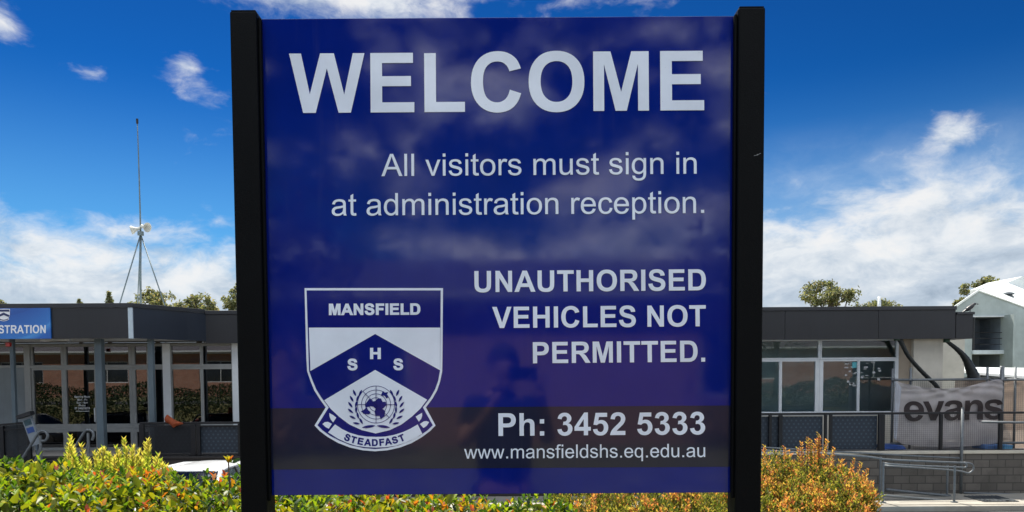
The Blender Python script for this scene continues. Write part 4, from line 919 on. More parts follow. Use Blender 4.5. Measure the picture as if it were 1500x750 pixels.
# ramp handrails in front of the block wall
def ramp_handrails():
    Ya, Yb = 16.75, 17.75
    z0 = ZR+.13
    o = empty('ramp_handrail', tuple(at(1294, 735, Ya)), 'galvanised ramp handrail with looped ends in front of the block wall', 'handrail')
    def rail(pts, Y, r=.022):
        MB().tube(smooth_path([at(px, py, Y) for px, py in pts]), r, 8).build('rail', M_galv, o, smooth=True)
    rail([(1060, 651.5), (1113, 655), (1260, 663.5), (1340, 668), (1405, 671)], Yb)
    rail([(1060, 656), (1113, 659.5), (1260, 668), (1295, 672.5), (1340, 675), (1400, 677.5), (1411, 678), (1416, 681), (1413.5, 685), (1405, 684.5), (1340, 682), (1296, 679)], Ya)
    rail([(1295, 682), (1385, 688), (1408, 690.5), (1418, 693), (1424, 690), (1426, 685), (1423, 679.5), (1412, 677.5)], Ya+.5)
    def post(px, y0, Y, y1=None):
        a = at(px, y0, Y); MB().tube([(a.x, Y, a.z), (a.x, Y, z0)], .026, 10).lathe([(.075, 0), (.075, .014)], (a.x, Y, z0+.001), n=12).build('post', M_galv, o, smooth='auto')
    post(1294, 677, Ya); post(1398.7, 682, Ya); post(1388, 681, Yb-.1); post(1290, 669, Yb-.1)
    rail([(1298, 717), (1340, 721.5), (1392, 726.5)], Yb-.2, .035)
    rail([(1290, 725.5), (1345, 730), (1398, 735)], Ya+.3, .03)
    t = empty('pole', tuple(at(1410, 672, YD-.09)), 'tall thin galvanised pole standing in front of the printed banner', 'pole')
    a, b = at(1410, 598, YD-.09), at(1410, 690, YD-.09)
    MB().tube([(a.x, YD-.09, a.z), (a.x, YD-.09, z0)], .032, 10).build('shaft', M_galv, t, smooth=True)
    MB().tube([(a.x, YD-.09, a.z), (a.x, YD-.09, a.z+.02)], .036, 10).build('cap', M_galv, t)
    g = empty('handrail', tuple(at(1500, 720, YD-.2)), 'long straight grey handrails along the block wall at the right edge of view', 'handrail')
    for pts, Y in (([(1438.5, 618), (1500, 619), (1640, 621)], YD-.1), ([(1412, 722), (1500, 725), (1640, 729)], YD-.15)):
        MB().tube([at(px, py, Y) for px, py in pts], .028, 8).build('rail', M_galv, g, smooth=True)
    for p in (1440, 1560):
        a = at(p, 618.3, YD-.06); MB().bar((a.x, YD-.1, a.z-.001), (a.x, YD+.08, a.z-.001), .02).build('bracket', M_galv, g)
    for p in (1414, 1500, 1590):
        a = at(p, 724, YD-.1); MB().bar((a.x, YD-.15, a.z), (a.x, YD-.021, a.z), .02).build('bracket', M_galv, g)
ramp_handrails()

# ------------------------------------------------------------------ temporary fence, banner, shade cloth
YT = 18.9
def temp_fence():
    z0 = ZD
    def panel(p0, p1, ytop, label, posts):
        X = lambda p: at(p, 600, YT).x
        zt = at((p0+p1)/2, ytop, YT).z
        o = empty('temporary_fence', (X(p0), YT, z0), label, 'fence panel', 'temporary fence panels on the deck')
        for zz in (zt, z0+.15): MB().tube([(X(p0), YT, zz), (X(p1), YT, zz)], .03, 8).build('rail', M_galv, o, smooth=True)
        for p, top in posts:
            MB().tube([(X(p), YT+.061, z0), (X(p), YT+.061, at(p, top, YT).z)], .03 if top > 537 else .055, 10).build('upright', M_galv, o, smooth=True)
        MB().box(X(p0)+.02, X(p1)-.02, YT+.002, YT+.006, z0+.18, zt-.03).build('wire_mesh', M_weld, o)
        for p in (p0+4, p1-4):
            MB().box(X(p)-.14, X(p)+.14, YT-.28, YT+.30, z0+.004, z0+.13).build('foot', mat('grey_plastic_foot', (.05, .12, .28), .6), o, bevel=.03)
    panel(1305, 1446, 556, 'temporary wire fence panel holding the left part of the printed banner', [(1308.5, 540), (1335, 538.5), (1447.5, 537.5)])
    panel(1449, 1600, 556, 'temporary wire fence panel at the right edge behind the brown shade cloth', [(1469, 536), (1488.5, 537.5), (1560, 537)])
temp_fence()
def cloth_mat(name, col, alpha, letters=None):
    m = bpy.data.materials.new(name); m.use_nodes = True; q = NT(m.node_tree)
    out = q.n('ShaderNodeOutputMaterial'); p = q.n('ShaderNodeBsdfDiffuse'); tl = q.n('ShaderNodeBsdfTranslucent'); tr = q.n('ShaderNodeBsdfTransparent')
    co = q.n('ShaderNodeTexCoord').outputs['Object']
    c = q.ramp(q.noise(co, 2.5, 6, .6), [(.3, tuple(v*.82 for v in col)), (.7, tuple(min(1, v*1.12) for v in col))])
    q.put(p.inputs[0], c); q.put(tl.inputs[0], c)
    m1 = q.n('ShaderNodeMixShader'); m1.inputs[0].default_value = .4; q.t.links.new(p.outputs[0], m1.inputs[1]); q.t.links.new(tl.outputs[0], m1.inputs[2])
    m2 = q.n('ShaderNodeMixShader'); m2.inputs[0].default_value = alpha; q.t.links.new(m1.outputs[0], m2.inputs[1]); q.t.links.new(tr.outputs[0], m2.inputs[2])
    q.t.links.new(m2.outputs[0], out.inputs[0])
    return m
M_banner = cloth_mat('grey_scrim_banner', (.55, .51, .51), .12)
M_brown = cloth_mat('brown_shade_cloth', (.36, .28, .225), .18)
M_print = cloth_mat('dark_banner_print', (.085, .07, .07), .05)
def wave(u, v): return .035*math.sin(u*7+1.3)*(.3+.7*v)+.022*math.sin((u-.02)*9/(v+.25))*max(0, 1-v*1.5)+.02*math.sin((1-u)*8/(v+.2)+1)*max(0, 1-v*1.3)+.02*math.sin(u*17+v*4)+.018*math.sin(v*11+u*3)
def sheet(top, bot, Y, nu=100, nv=44, th=.004, fold=1):
    """cloth between an upper and a lower edge given as photo-measured points, with folds"""
    def along(pts, t):
        xs = [p[0] for p in pts]; x = xs[0]+(xs[-1]-xs[0])*t
        return x, float(np.interp(x, xs, [p[1] for p in pts]))
    m = MB(); front = []
    for j in range(nv+1):
        v = j/nv
        for i in range(nu+1):
            u = i/nu; a = along(top, u); b = along(bot, u)
            p = at(a[0]+(b[0]-a[0])*v, a[1]+(b[1]-a[1])*v, Y)
            m.v.append((p.x, Y-.03+fold*wave(u, v), p.z))
    n = nu+1
    for j in range(nv):
        for i in range(nu): m.face((j*n+i, (j+1)*n+i, (j+1)*n+i+1, j*n+i+1))
    return m
def banner():
    Y = YT-.10
    top = [(1311, 558), (1330, 563), (1352, 567.5), (1385, 569.5), (1412, 567), (1435, 561.5), (1456, 556), (1468, 556)]
    bot = [(1308, 642), (1320, 650), (1345, 653.5), (1380, 655), (1410, 654), (1440, 652), (1466, 649)]
    p0 = at(1311, 558, Y)
    b = empty('printed_banner', tuple(p0), 'sagging grey mesh banner printed with evans in big dark letters, tied to the fence', 'banner')
    sheet(top, bot, Y).build('cloth', M_banner, b, smooth=True)
    # hem turned over at the left edge
    sheet([(1311.5, 559), (1315, 561), (1319.5, 568)], [(1308.5, 641), (1310, 643), (1313, 645)], Y-.03, 8, 16, fold=.4).build('folded_hem', cloth_mat('pale_hem', (.6, .62, .68), .05), b, smooth=True)
    # the printed word follows the folds
    cs = set_line('evans', BOLD, (1323, 616.9), (1468.5, 613.5), 29*1466/1086, -130)
    o = flat_mesh('printed_word', proj(cs, Y), M_print, b, .001, Y)
    me = o.data; bm = bmesh.new(); bm.from_mesh(me)
    bmesh.ops.triangulate(bm, faces=bm.faces[:])
    bmesh.ops.subdivide_edges(bm, edges=[e for e in bm.edges if e.calc_length() > .09], cuts=5, use_grid_fill=True)
    off = origin_of(b); xa_, xb_ = at(1311, 600, Y).x, at(1467, 600, Y).x; za_, zb_ = at(1390, 566, Y).z, at(1390, 654, Y).z
    for v in bm.verts:
        X, Z = v.co.x+off.x, v.co.z+off.z; u = (X-xa_)/(xb_-xa_); w = (Z-za_)/(zb_-za_)
        v.co.y = (Y-.03+wave(u, w)-.030)-off.y+(v.co.y+off.y-Y)
    bm.to_mesh(me); bm.free()
    for px, py in ((1311, 557.5), (1456, 555.5), (1467, 556)):
        q_ = at(px, py, Y); MB().tube([(q_.x, Y-.02, q_.z-.02), (q_.x+.01, YT-.036, at(px, 554.6, YT).z+.01), (q_.x, YT+.02, q_.z+.03)], .006, 6).build('tie', M_dark, b)
    s = empty('shade_cloth', tuple(at(1470, 600, YT+.1)), 'brown shade cloth hanging on the fence to the right of the printed banner', 'shade cloth')
    sheet([(1398, 556.5), (1500, 557), (1600, 558)], [(1398, 648), (1500, 657), (1600, 658)], YT+.19, fold=.6).build('cloth', M_brown, s, smooth=True)
banner()
M_tarp = mat('blue_plastic', (.012, .06, .25), .45, var=.3, vscale=6)
def blue_bits():
    a, b = at(1284, 659, 18.5), at(1323, 650, 18.5)
    m = MB(); n = 10
    for j in range(6):
        for i in range(n+1):
            u = i/n; m.v.append((a.x+(b.x-a.x)*u, 18.35+.09*j, ZD+.06+(b.z-ZD-.06)*math.sin(math.pi*j/5)*(.8+.2*math.sin(u*9+j))))
    for j in range(5):
        for i in range(n): k = j*(n+1)+i; m.face((k, k+1, k+n+2, k+n+1))
    tag(m.build('tarpaulin', M_tarp, smooth=True), 'crumpled blue tarpaulin on the deck at the foot of the banner', 'tarpaulin')
    a, b = at(1469, 660, 18.45), at(1482.5, 652, 18.45)
    o = empty('storage_tub', ((a.x+b.x)/2, 18.5, ZD), 'small light blue plastic tub on the deck behind the railing at right', 'tub')
    w = b.x-a.x; h = b.z-ZD
    cx = (a.x+b.x)/2
    m = MB(); v = []
    for s, z in ((.42, ZD+.001), (.5, ZD+h-.03)):
        for dx, dy in ((-1,-1),(1,-1),(1,1),(-1,1)): m.v.append((cx+dx*w*s, 18.55+dy*.14*s*2, z))
    for f in ((3,2,1,0),(0,1,5,4),(1,2,6,5),(2,3,7,6),(3,0,4,7),(4,5,6,7)): m.face(f)
    m.build('body', mat('pale_blue_plastic', (.12, .35, .55), .4), o, bevel=.01)
    MB().box(cx-w*.54, cx+w*.54, 18.40, 18.70, ZD+h-.029, ZD+h).build('lid', mat('blue_lid', (.06, .25, .48), .4), o, bevel=.01)
blue_bits()
# black flexible pipes hanging from the eave
M_hose = mat('black_rubber', (.008, .010, .010), .38, var=.3, vscale=10, bump=.2, bscale=50)
def hoses():
    for label, pts, rs, Y in (('thin black flexible pipe hanging slantwise from the eave beside the window', [(1314, 496), (1318, 497.5), (1322.5, 506), (1329, 519), (1338, 531), (1349, 543), (1360, 554), (1372, 566), (1384, 590), (1386, 640)], [.05, .075, .062, .056, .056, .058, .06, .06, .06, .06], 19.7),
                             ('thick black flexible pipe bulging downward from the end of the eave', [(1386.5, 499), (1391, 503), (1400, 510), (1409, 518.5), (1416, 528), (1421.5, 540), (1426, 552), (1428.5, 570), (1429.5, 600), (1430, 640)], [.05, .052, .06, .075, .10, .13, .16, .18, .18, .17], 19.9)):
        o = empty('flexible_pipe', tuple(at(*pts[0], Y)), label, 'pipe')
        P = [at(px, py, Y) for px, py in pts]; Q = smooth_path(P, 5)
        rr = np.interp(np.linspace(0, len(rs)-1, len(Q)), range(len(rs)), rs)*.95
        rr = [r*(1+.05*math.sin(i*2.4)) for i, r in enumerate(rr)]
        MB().tube(Q, rr, 12).build('hose', M_hose, o, smooth=True)
        p = P[0]; MB().lathe([(.075, -.02), (.085, .02), (.085, .06), (.07, .075)], (p.x, Y, p.z-.03), (0, 0, 1), 14).build('collar', mat('green_collar', (.015, .05, .03), .5), o, smooth='auto')
hoses()
# orange cloth on the left railing
def orange_cloth():
    Y = YD+.05
    m = MB(); n = 14
    prof = [(242, 611.5), (243.5, 608), (246.5, 607), (249.5, 609.5), (253, 613), (258, 615.5), (264, 617.5), (269, 619.5)]
    low = [(242, 617), (244, 619), (247.5, 620.5), (252, 625), (255, 627), (259, 624), (264, 622.5), (269, 621.5)]
    for j in range(9):
        v = j/8
        for i, (a, b) in enumerate(zip(prof, low)):
            p = at(a[0]+(b[0]-a[0])*v, a[1]+(b[1]-a[1])*v, Y)
            m.v.append((p.x, Y-.02-.05*math.sin(v*math.pi)+.025*math.sin(i*1.9+v*3), p.z))
    k = len(prof)
    for j in range(8):
        for i in range(k-1): m.face((j*k+i, (j+1)*k+i, (j+1)*k+i+1, j*k+i+1))
    o = m.build('orange_cloth', mat('orange_fabric', (.26, .05, .012), .8, var=.3, vscale=12), smooth=True)
    sd = o.modifiers.new('thick', 'SOLIDIFY'); sd.thickness = .012
    tag(o, 'crumpled orange cloth slung over the black railing by the entry', 'cloth')
orange_cloth()

# ------------------------------------------------------------------ mast with horn speakers
def mast():
    Y = 23.0; zr = zt_m-.13
    P = lambda px, py, y=Y: at(px, py, y)
    b = P(205.5, 440); base = (b.x, Y, zr)
    o = empty('antenna_mast', base, 'tall thin antenna mast on tripod legs standing on the office roof', 'antenna mast')
    M_m = mat('weathered_mast_steel', (.13, .17, .18), .5, .3, var=.2, vscale=6)
    j = P(206, 341); tp = P(201, 176)
    MB().tube([(b.x, Y, zr), tuple(P(205.5, 395)), tuple(j)], .034, 10).build('mast_tube', M_m, o, smooth=True)
    MB().tube([tuple(j), tuple(P(205, 300)), tuple(P(203, 230)), tuple(tp)], [.026, .022, .018, .014], 8).build('antenna_whip', M_m, o, smooth=True)
    MB().tube([tuple(P(201.1, 181)), tuple(P(200.9, 174))], .035, 8).build('tip', M_dark, o)
    for px, py, y in ((166, 447, 22.2), (249.5, 450, 22.2), (199, 445, 24.6)):
        f = P(px, py, y); f.z = zr if y > 22.5 else max(f.z, zr)
        MB().tube([tuple(P(206, 343)), (f.x, f.y, zr)], .019, 8).build('leg', M_m, o, smooth=True)
    MB().lathe([(.09, -.06), (.09, .06)], tuple(P(206, 342)), n=14).build('collar', M_m, o, smooth='auto')
    for lab, c, d, r in (('pale horn loudspeaker on the mast, facing right', P(208, 331.5), Vector((.86, -.35, -.22)), .19), ('pale horn loudspeaker on the mast, facing left', P(203.5, 335), Vector((-.80, -.45, -.28)), .17)):
        h = empty('horn_speaker', tuple(c), lab, 'loudspeaker')
        d = d.normalized(); m_ = mat('off_white_plastic', (.52, .52, .46), .5, var=.1)
        MB().lathe([(a*.74, b*.74) for a, b in [(.055, -.06), (.075, -.02), (.06, .05), (.075, .10), (.11, .17), (.16, .24), (r, .30), (r+.01, .31), (r-.012, .305), (.13, .235), (.05, .12)]], tuple(c), tuple(d), 20).build('horn', m_, h, smooth='auto')
        MB().bar(tuple(c), tuple(P(206, 335)), .035).build('bracket', M_m, h)
mast()

# ------------------------------------------------------------------ the pale green hall at the right and the covered walk before it
def hall():
    Y = 44.0
    M_g = streaked('pale_green_cladding', (.38, .44, .435), .55, .12)
    M_w = mat('white_roof_sheet', (.78, .82, .80), .4, var=.05)
    Pw = lambda px, py, y=Y: at(px, py, y)
    zb = ZR-.2
    o = empty('school_hall', (Pw(1450, 600).x, Y, zb), 'pale green two storey hall with sloping white roof at the right edge', 'building')
    xa_, xb_ = Pw(1395, 500).x, Pw(1640, 500).x
    apex = Pw(1433, 426.5); le = Pw(1395, 453.5); re = Pw(1640, 501)
    X = lambda p: Pw(p, 500).x
    oz1, oz0 = Pw(1448, 464.5).z, Pw(1448, 560).z
    ox0, ox1 = X(1424), X(1469)
    def rz(x):
        return le.z+(apex.z-le.z)*(x-le.x)/(apex.x-le.x) if x < apex.x else apex.z+(re.z-apex.z)*(x-apex.x)/(re.x-apex.x)
    m = MB()
    m.prism([(xa_, zb), (ox0, zb), (ox0, rz(ox0)), (xa_, le.z)], Y, Y+.25)
    m.prism([(ox0, oz1), (ox1, oz1), (ox1, rz(ox1)), (apex.x, apex.z), (ox0, rz(ox0))], Y, Y+.25)
    m.prism([(ox1, zb), (xb_, zb), (xb_, rz(xb_)), (ox1, rz(ox1))], Y, Y+.25)
    m.build('wall', M_g, o)
    # roof sheets: the slope behind the raking edge climbs away from the camera
    top = Pw(1433, 421.5, Y+6); 
    B1 = at(1640, 424, Y+14)
    r1 = MB(); r1.poly([(apex.x, Y-.06, apex.z+.05), (xb_, Y-.06, rz(xb_)+.05), (xb_+3, Y+14, B1.z+.6), tuple(at(1440, 426.5, Y+14))])
    rf = r1.build('roof', M_w, o); sd = rf.modifiers.new('thick', 'SOLIDIFY'); sd.thickness = .05
    MB().bar((xa_-.2, Y-.04, le.z-.02), (apex.x, Y-.04, apex.z+.04), .07, .10).build('barge_board', M_w, o)
    # upper white block behind
    a, b = at(1469, 426, Y+12), at(1640, 404, Y+12)
    MB().prism([(a.x, a.z-1.5), (b.x, a.z-1.5), (b.x, b.z+.4), (at(1497, 404, Y+12).x, b.z), (a.x, at(1469, 416.5, Y+12).z)], Y+12, Y+16).build('upper_storey', mat('white_cladding', (.72, .76, .76), .5, var=.05), o)
    # roof vent
    v = at(1477, 437, Y+3)
    vt = MB().lathe([(.16, -.55), (.16, .0), (.30, .02), (.30, .10), (.2, .22), (.33, .24), (.33, .32), (.0, .42)], (v.x, Y+3, v.z), n=16).build('roof_vent', M_galv, o, smooth='auto')
    # recessed balcony with louvres and frames
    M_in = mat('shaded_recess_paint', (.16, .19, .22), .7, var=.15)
    MB().box(ox0+.001, ox1-.001, Y+2.2, Y+2.4, zb, oz1).build('recess_wall', M_in, o)
    MB().box(ox0-.15, ox0-.001, Y+.26, Y+2.4, zb, oz1).box(ox1+.001, ox1+.15, Y+.26, Y+2.4, zb, oz1).build('recess_side', M_in, o)
    MB().box(ox0-.1, ox1+.1, Y+.26, Y+2.4, oz1+.001, oz1+.12).build('recess_ceiling', M_in, o)
    s1, s0 = Pw(1448, 513).z, Pw(1448, 519).z
    MB().box(ox0+.002, ox1-.002, Y-.15, Y+2.19, s0, s1).build('balcony_slab', mat('pale_slab_paint', (.55, .62, .64), .6), o, bevel=.02)
    MB().box(ox0-.02, ox1+.06, Y-.08, Y-.002, oz1, Pw(1448, 462.6).z).build('opening_trim', M_alu, o)
    M_lv = mat('grey_louvre', (.07, .09, .11), .5)
    for x0p, x1p, y0p, y1p in ((1452, 1459, 477, 512), (1459.5, 1468, 468, 512)):
        m = MB(); z0, z1 = Pw(x0p, y1p).z, Pw(x0p, y0p).z; nL = 14
        for i in range(nL):
            z = z0+(z1-z0)*(i+.5)/nL; m.bar((X(x0p), Y+1.2, z), (X(x1p), Y+1.2, z), .09, .02)
        m.build('louvre_screen', M_lv, o)
    for x0p, x1p, y0p, y1p in ((1428, 1437, 472, 489), (1426, 1437, 491, 506), (1438, 1449, 469, 482), (1425, 1437, 524, 536), (1440, 1450, 526, 540)):
        z0, z1 = Pw(x0p, y1p).z, Pw(x0p, y0p).z; a_, b_ = X(x0p), X(x1p); t = .045
        f = MB(); f.box(a_, b_, Y+2.1, Y+2.19, z0, z0+t).box(a_, b_, Y+2.1, Y+2.19, z1-t, z1).box(a_, a_+t, Y+2.1, Y+2.19, z0+t, z1-t).box(b_-t, b_, Y+2.1, Y+2.19, z0+t, z1-t)
        w = f.build('window', mat('grey_window_frame', (.35, .40, .42), .5), o)
        MB().box(a_+t, b_-t, Y+2.14, Y+2.15, z0+t, z1-t).build('pane', G_dark, w)
    for z in (s1+.35, s1+.7, s1+1.05):
        MB().tube([(ox0+.05, Y+.02, z), (ox1-.05, Y+.02, z)], .02, 6).build('balcony_rail', M_dark, o)
    MB().box(ox0+.05, ox0+.13, Y-.02, Y+.06, s1, oz1).build('balcony_post', M_dark, o)
    # blade wall at the right of the opening, throwing its shadow along the cladding
    MB().box(ox1+.001, ox1+.12, Y-.9, Y-.001, zb, oz1+.1).build('blade_wall', M_g, o)
    # covered walk: low white roof on posts
    Yk = 28.0; a, b = at(1372, 537, Yk), at(1640, 541, Yk); c, d = at(1372, 553, Yk-2.4), at(1640, 566, Yk-2.4)
    k = empty('covered_walk', (a.x, Yk, ZD), 'low white roofed covered walk behind the temporary fence', 'shelter')
    r = MB(); r.poly([(a.x, Yk-2.4, a.z-.22), (b.x, Yk-2.4, b.z-.65), (b.x, Yk, b.z), (a.x, Yk, a.z)])
    ro = r.build('roof', M_w, k); sd = ro.modifiers.new('thick', 'SOLIDIFY'); sd.thickness = .08
    MB().box(a.x, b.x, Yk-.04, Yk-.002, ZD, a.z-.4).build('back_screen', M_panel, k)
    for i in range(5):
        x = a.x+.2+(b.x-a.x-.4)*i/4; MB().box(x-.05, x+.05, Yk-2.3, Yk-2.2, ZD, a.z-.75).build('post', M_alu, k)
hall()
# ------------------------------------------------------------------ leaves
def leaf_batch(P, D, N, L, W, young, fold=.25, curl=.15, simple=False):
    """many leaves at once: base points P, directions D, face normals N, lengths L, widths W (numpy) -> verts, faces, young per face"""
    D = D/np.linalg.norm(D, axis=1)[:, None]
    T = np.cross(D, N); T /= np.linalg.norm(T, axis=1)[:, None]+1e-9; N = np.cross(T, D)
    L = L[:, None]; W = W[:, None]; n = len(P)
    if simple:
        V = np.stack([P, P+D*L*.5+T*W*.5+N*W*fold, P+D*L-N*L*curl, P+D*L*.5-T*W*.5+N*W*fold], 1)
        F = [(0, 1, 2), (0, 2, 3)]; k = 4
    else:
        c = lambda t: P+D*L*t-N*L*curl*t*t
        V = np.stack([c(0), c(.3)+T*W*.46+N*W*fold, c(.3), c(.3)-T*W*.46+N*W*fold, c(.68)+T*W*.40+N*W*fold, c(.68), c(.68)-T*W*.40+N*W*fold, c(1.0)], 1)
        F = [(0, 1, 2), (0, 2, 3), (1, 4, 5, 2), (2, 5, 6, 3), (4, 7, 5), (5, 7, 6)]; k = 8
    V = V.reshape(-1, 3)
    faces = [tuple(i*k+j for j in f) for i in range(n) for f in F]
    return V, faces, np.repeat(young, len(F))
def leaf_mesh(name, V, faces, yg, m, parent):
    off = origin_of(parent); me = bpy.data.meshes.new(name)
    me.from_pydata((V-np.array(off)).tolist(), [], faces); me.materials.append(m)
    a = me.attributes.new('young', 'FLOAT', 'FACE'); a.data.foreach_set('value', np.asarray(yg, np.float32))
    me.polygons.foreach_set('use_smooth', [True]*len(me.polygons))
    o = bpy.data.objects.new(name, me); C.objects.link(o); o.parent = parent; return o
def rand_dir(n, up=.0, spread=1.0):
    d = rng.normal(size=(n, 3))*spread; d[:, 2] += up; return d/np.linalg.norm(d, axis=1)[:, None]
M_bark = mat('bark', (.10, .075, .055), .9, var=.35, vscale=8, bump=.6, bscale=30)
M_twig = mat('twig', (.09, .06, .04), .8, var=.3, vscale=20)
L_hedge = leafmat('hedge_leaf', [(0, (.010, .034, .007)), (.35, (.03, .085, .010)), (.65, (.13, .25, .012)), (1, (.33, .44, .018))],
                  [(0, (.24, .34, .015)), (.40, (.40, .36, .02)), (.68, (.50, .22, .02)), (.9, (.52, .10, .03)), (1, (.42, .06, .03))], .48, .48)
L_fine = leafmat('fine_shrub_leaf', [(0, (.05, .09, .018)), (.5, (.17, .21, .04)), (1, (.38, .34, .08))],
                 [(0, (.50, .42, .11)), (.35, (.58, .37, .11)), (.7, (.60, .27, .10)), (1, (.55, .18, .10))], .58, .6)
L_shoot = leafmat('upright_shoot_leaf', [(0, (.26, .40, .05)), (.6, (.44, .56, .08)), (1, (.60, .62, .13))], [(0, (.66, .68, .16)), (1, (.62, .52, .16))], .55, .5)
L_gum = leafmat('hazed_tree_leaf', [(0, (.08, .105, .06)), (.5, (.15, .18, .10)), (1, (.25, .26, .15))], [(0, (.28, .28, .16)), (1, (.32, .28, .18))], .5, .5)  # leaf colours paled to stand in for distance haze
L_dark = leafmat('dark_needles', [(0, (.04, .06, .04)), (1, (.09, .11, .075))], [(0, (.05, .07, .04)), (1, (.06, .08, .05))], .3, .6)

L_bank = leafmat('bank_shrub_leaf', [(0, (.008, .020, .006)), (.6, (.022, .048, .012)), (1, (.05, .085, .02))], [(0, (.05, .08, .02)), (1, (.06, .09, .02))], .25, .6)
def hedge():
    x0, x1 = -3.6, .27
    h = empty('hedge', ((x0+x1)/2, 3.4, 0), 'glossy green hedge tipped with orange new leaves, running under the sign', 'hedge')
    zl, zr_ = at(60, 703, 3.35).z, at(330, 719, 3.35).z
    def top(x, y): return zl+(zr_-zl)*np.clip((x+2.2)/.95, 0, 1)+.030*np.sin(x*2.3+.5)+.022*np.sin(x*6.1+y*3)+.016*np.sin(x*13+y*7)-.13*((y-3.35)/.5)**2-np.where(x > -.9, .10*np.clip((x+.9)/.8, 0, 1), 0)
    # twigs
    tw = MB()
    for _ in range(260):
        x = rng.uniform(x0, x1); y = rng.uniform(2.95, 3.8); zt = top(x, y)-rng.uniform(.02, .12)
        a = (x+rng.normal()*.12, y+rng.normal()*.08, rng.uniform(.2, .7)); tw.tube([a, ((a[0]+x)/2+rng.normal()*.02, (a[1]+y)/2, (a[2]+zt)/2), (x, y, zt)], [.007, .005, .003], 5)
    for i in range(12):
        x = x0+.2+i*.33; tw.tube([(x, 3.4, -.02), (x+rng.normal()*.05, 3.4, .4), (x+rng.normal()*.1, 3.35, .8)], [.025, .02, .01], 7)
    tw.build('stems', M_twig, h, smooth=True)
    parts = []
    # inner and side leaves
    n = 13500
    x = rng.uniform(x0, x1, n); y = 2.92+.95*rng.beta(.9, 1.1, n); zt = top(x, y)
    dz = np.where(rng.random(n) < .78, rng.exponential(.14, n), rng.uniform(.1, 1.0, n)); z = np.maximum(zt-dz, .12+rng.random(n)*.2)
    P = np.column_stack([x, y, z]); D = rand_dir(n, .55); D[:, 1] -= .25; N = rand_dir(n, .9)
    L = rng.uniform(.028, .068, n); yg = np.where((dz < .06) & (rng.random(n) < .12), 1.0, np.where(dz < .08, .22, 0.0))
    parts.append(leaf_batch(P, D, N, L, L*rng.uniform(.42, .55, n), yg))
    # shoots: whorls of young upright leaves on the top
    ns = 620
    sx = rng.uniform(x0, x1, ns); sy = rng.uniform(2.95, 3.75, ns); sz = top(sx, sy)+rng.normal(0, .018, ns)-.02
    Ps, Ds, Ns, Ls, Yg = [], [], [], [], []
    for i in range(ns):
        k = rng.integers(4, 8); warm = rng.random() < .36+.3*math.sin(sx[i]*5+sy[i]*3); ph = rng.random()*6
        hgt = rng.uniform(.02, .085)
        for j in range(k):
            a = ph+j*2.4; t = j/k; op = .9*(1-t)+.25
            Ps.append((sx[i], sy[i], sz[i]+hgt*t)); Ds.append((math.cos(a)*op, math.sin(a)*op, 1)); Ns.append((-math.cos(a), -math.sin(a), .6))
            Ls.append(rng.uniform(.030, .055)*(1.1-.4*t)); Yg.append(1.0 if warm and t > .25 else 0.0)
    Ls = np.array(Ls); parts.append(leaf_batch(np.array(Ps), np.array(Ds), np.array(Ns), Ls, Ls*.46, np.array(Yg)))
    # the one tall red tip standing above the rest beside the post
    p = at(336, 681, 3.3); q_ = at(334.5, 668, 3.3)
    t_ = MB().tube([(p.x, 3.3, p.z-.12), (q_.x, 3.3, q_.z-.03)], .003, 5).build('stems', M_twig, h)
    a6 = np.arange(6)*1.05
    parts.append(leaf_batch(np.tile((q_.x, 3.3, q_.z-.035), (6, 1)), np.column_stack([np.cos(a6)*.45, np.sin(a6)*.45, np.ones(6)]), np.column_stack([-np.cos(a6), -np.sin(a6), .5*np.ones(6)]), np.full(6, .045), np.full(6, .021), np.ones(6)))
    p = at(346, 672, 3.3)
    parts.append(leaf_batch(np.array([(p.x-.02, 3.3, p.z-.02)]*2), np.array([(1, 0, .5), (-.6, 0, 1.)]), np.array([(0, -1, .6)]*2), np.array([.05, .04]), np.array([.022, .02]), np.zeros(2)))
    V, Fc, Y, b = [], [], [], 0
    for v, f, yy in parts:
        V.append(v); Fc += [tuple(i+b for i in ff) for ff in f]; Y.append(yy); b += len(v)
    leaf_mesh('foliage', np.vstack(V), Fc, np.concatenate(Y), L_hedge, h)
hedge()
def far_hedge(label, x0, x1):
    h = empty('hedge', ((x0+x1)/2, 3.5, 0), label, 'hedge')
    n = int((x1-x0)*900); x = rng.uniform(x0, x1, n); y = rng.uniform(3.6, 5.4, n); zt = .95+.16*np.sin(x*1.3)+.08*np.sin(x*3.7+y*3)-1.0*np.clip((y-4.2)/1.2, 0, 1); z = zt-rng.exponential(.30, n)
    L = rng.uniform(.09, .15, n); v, f, yg = leaf_batch(np.column_stack([x, y, z]), rand_dir(n, .5), rand_dir(n, .8), L, L*.5, np.zeros(n), simple=True)
    leaf_mesh('foliage', v, f, yg, L_bank, h)
    m = MB()
    for i in range(int((x1-x0)/.7)): xx = x0+.35+i*.7; m.tube([(xx, 4.0, -.1), (xx+.1, 4.0, .4), (xx, 4.05, .75)], [.03, .02, .01], 6)
    m.build('stems', M_twig, h, smooth=True)
far_hedge('dark green bank planting out of frame to the left, mirrored in the entry glass', -26, -3.75)
far_hedge('dark green bank planting out of frame to the right, mirrored in the right windows', 3.6, 22)
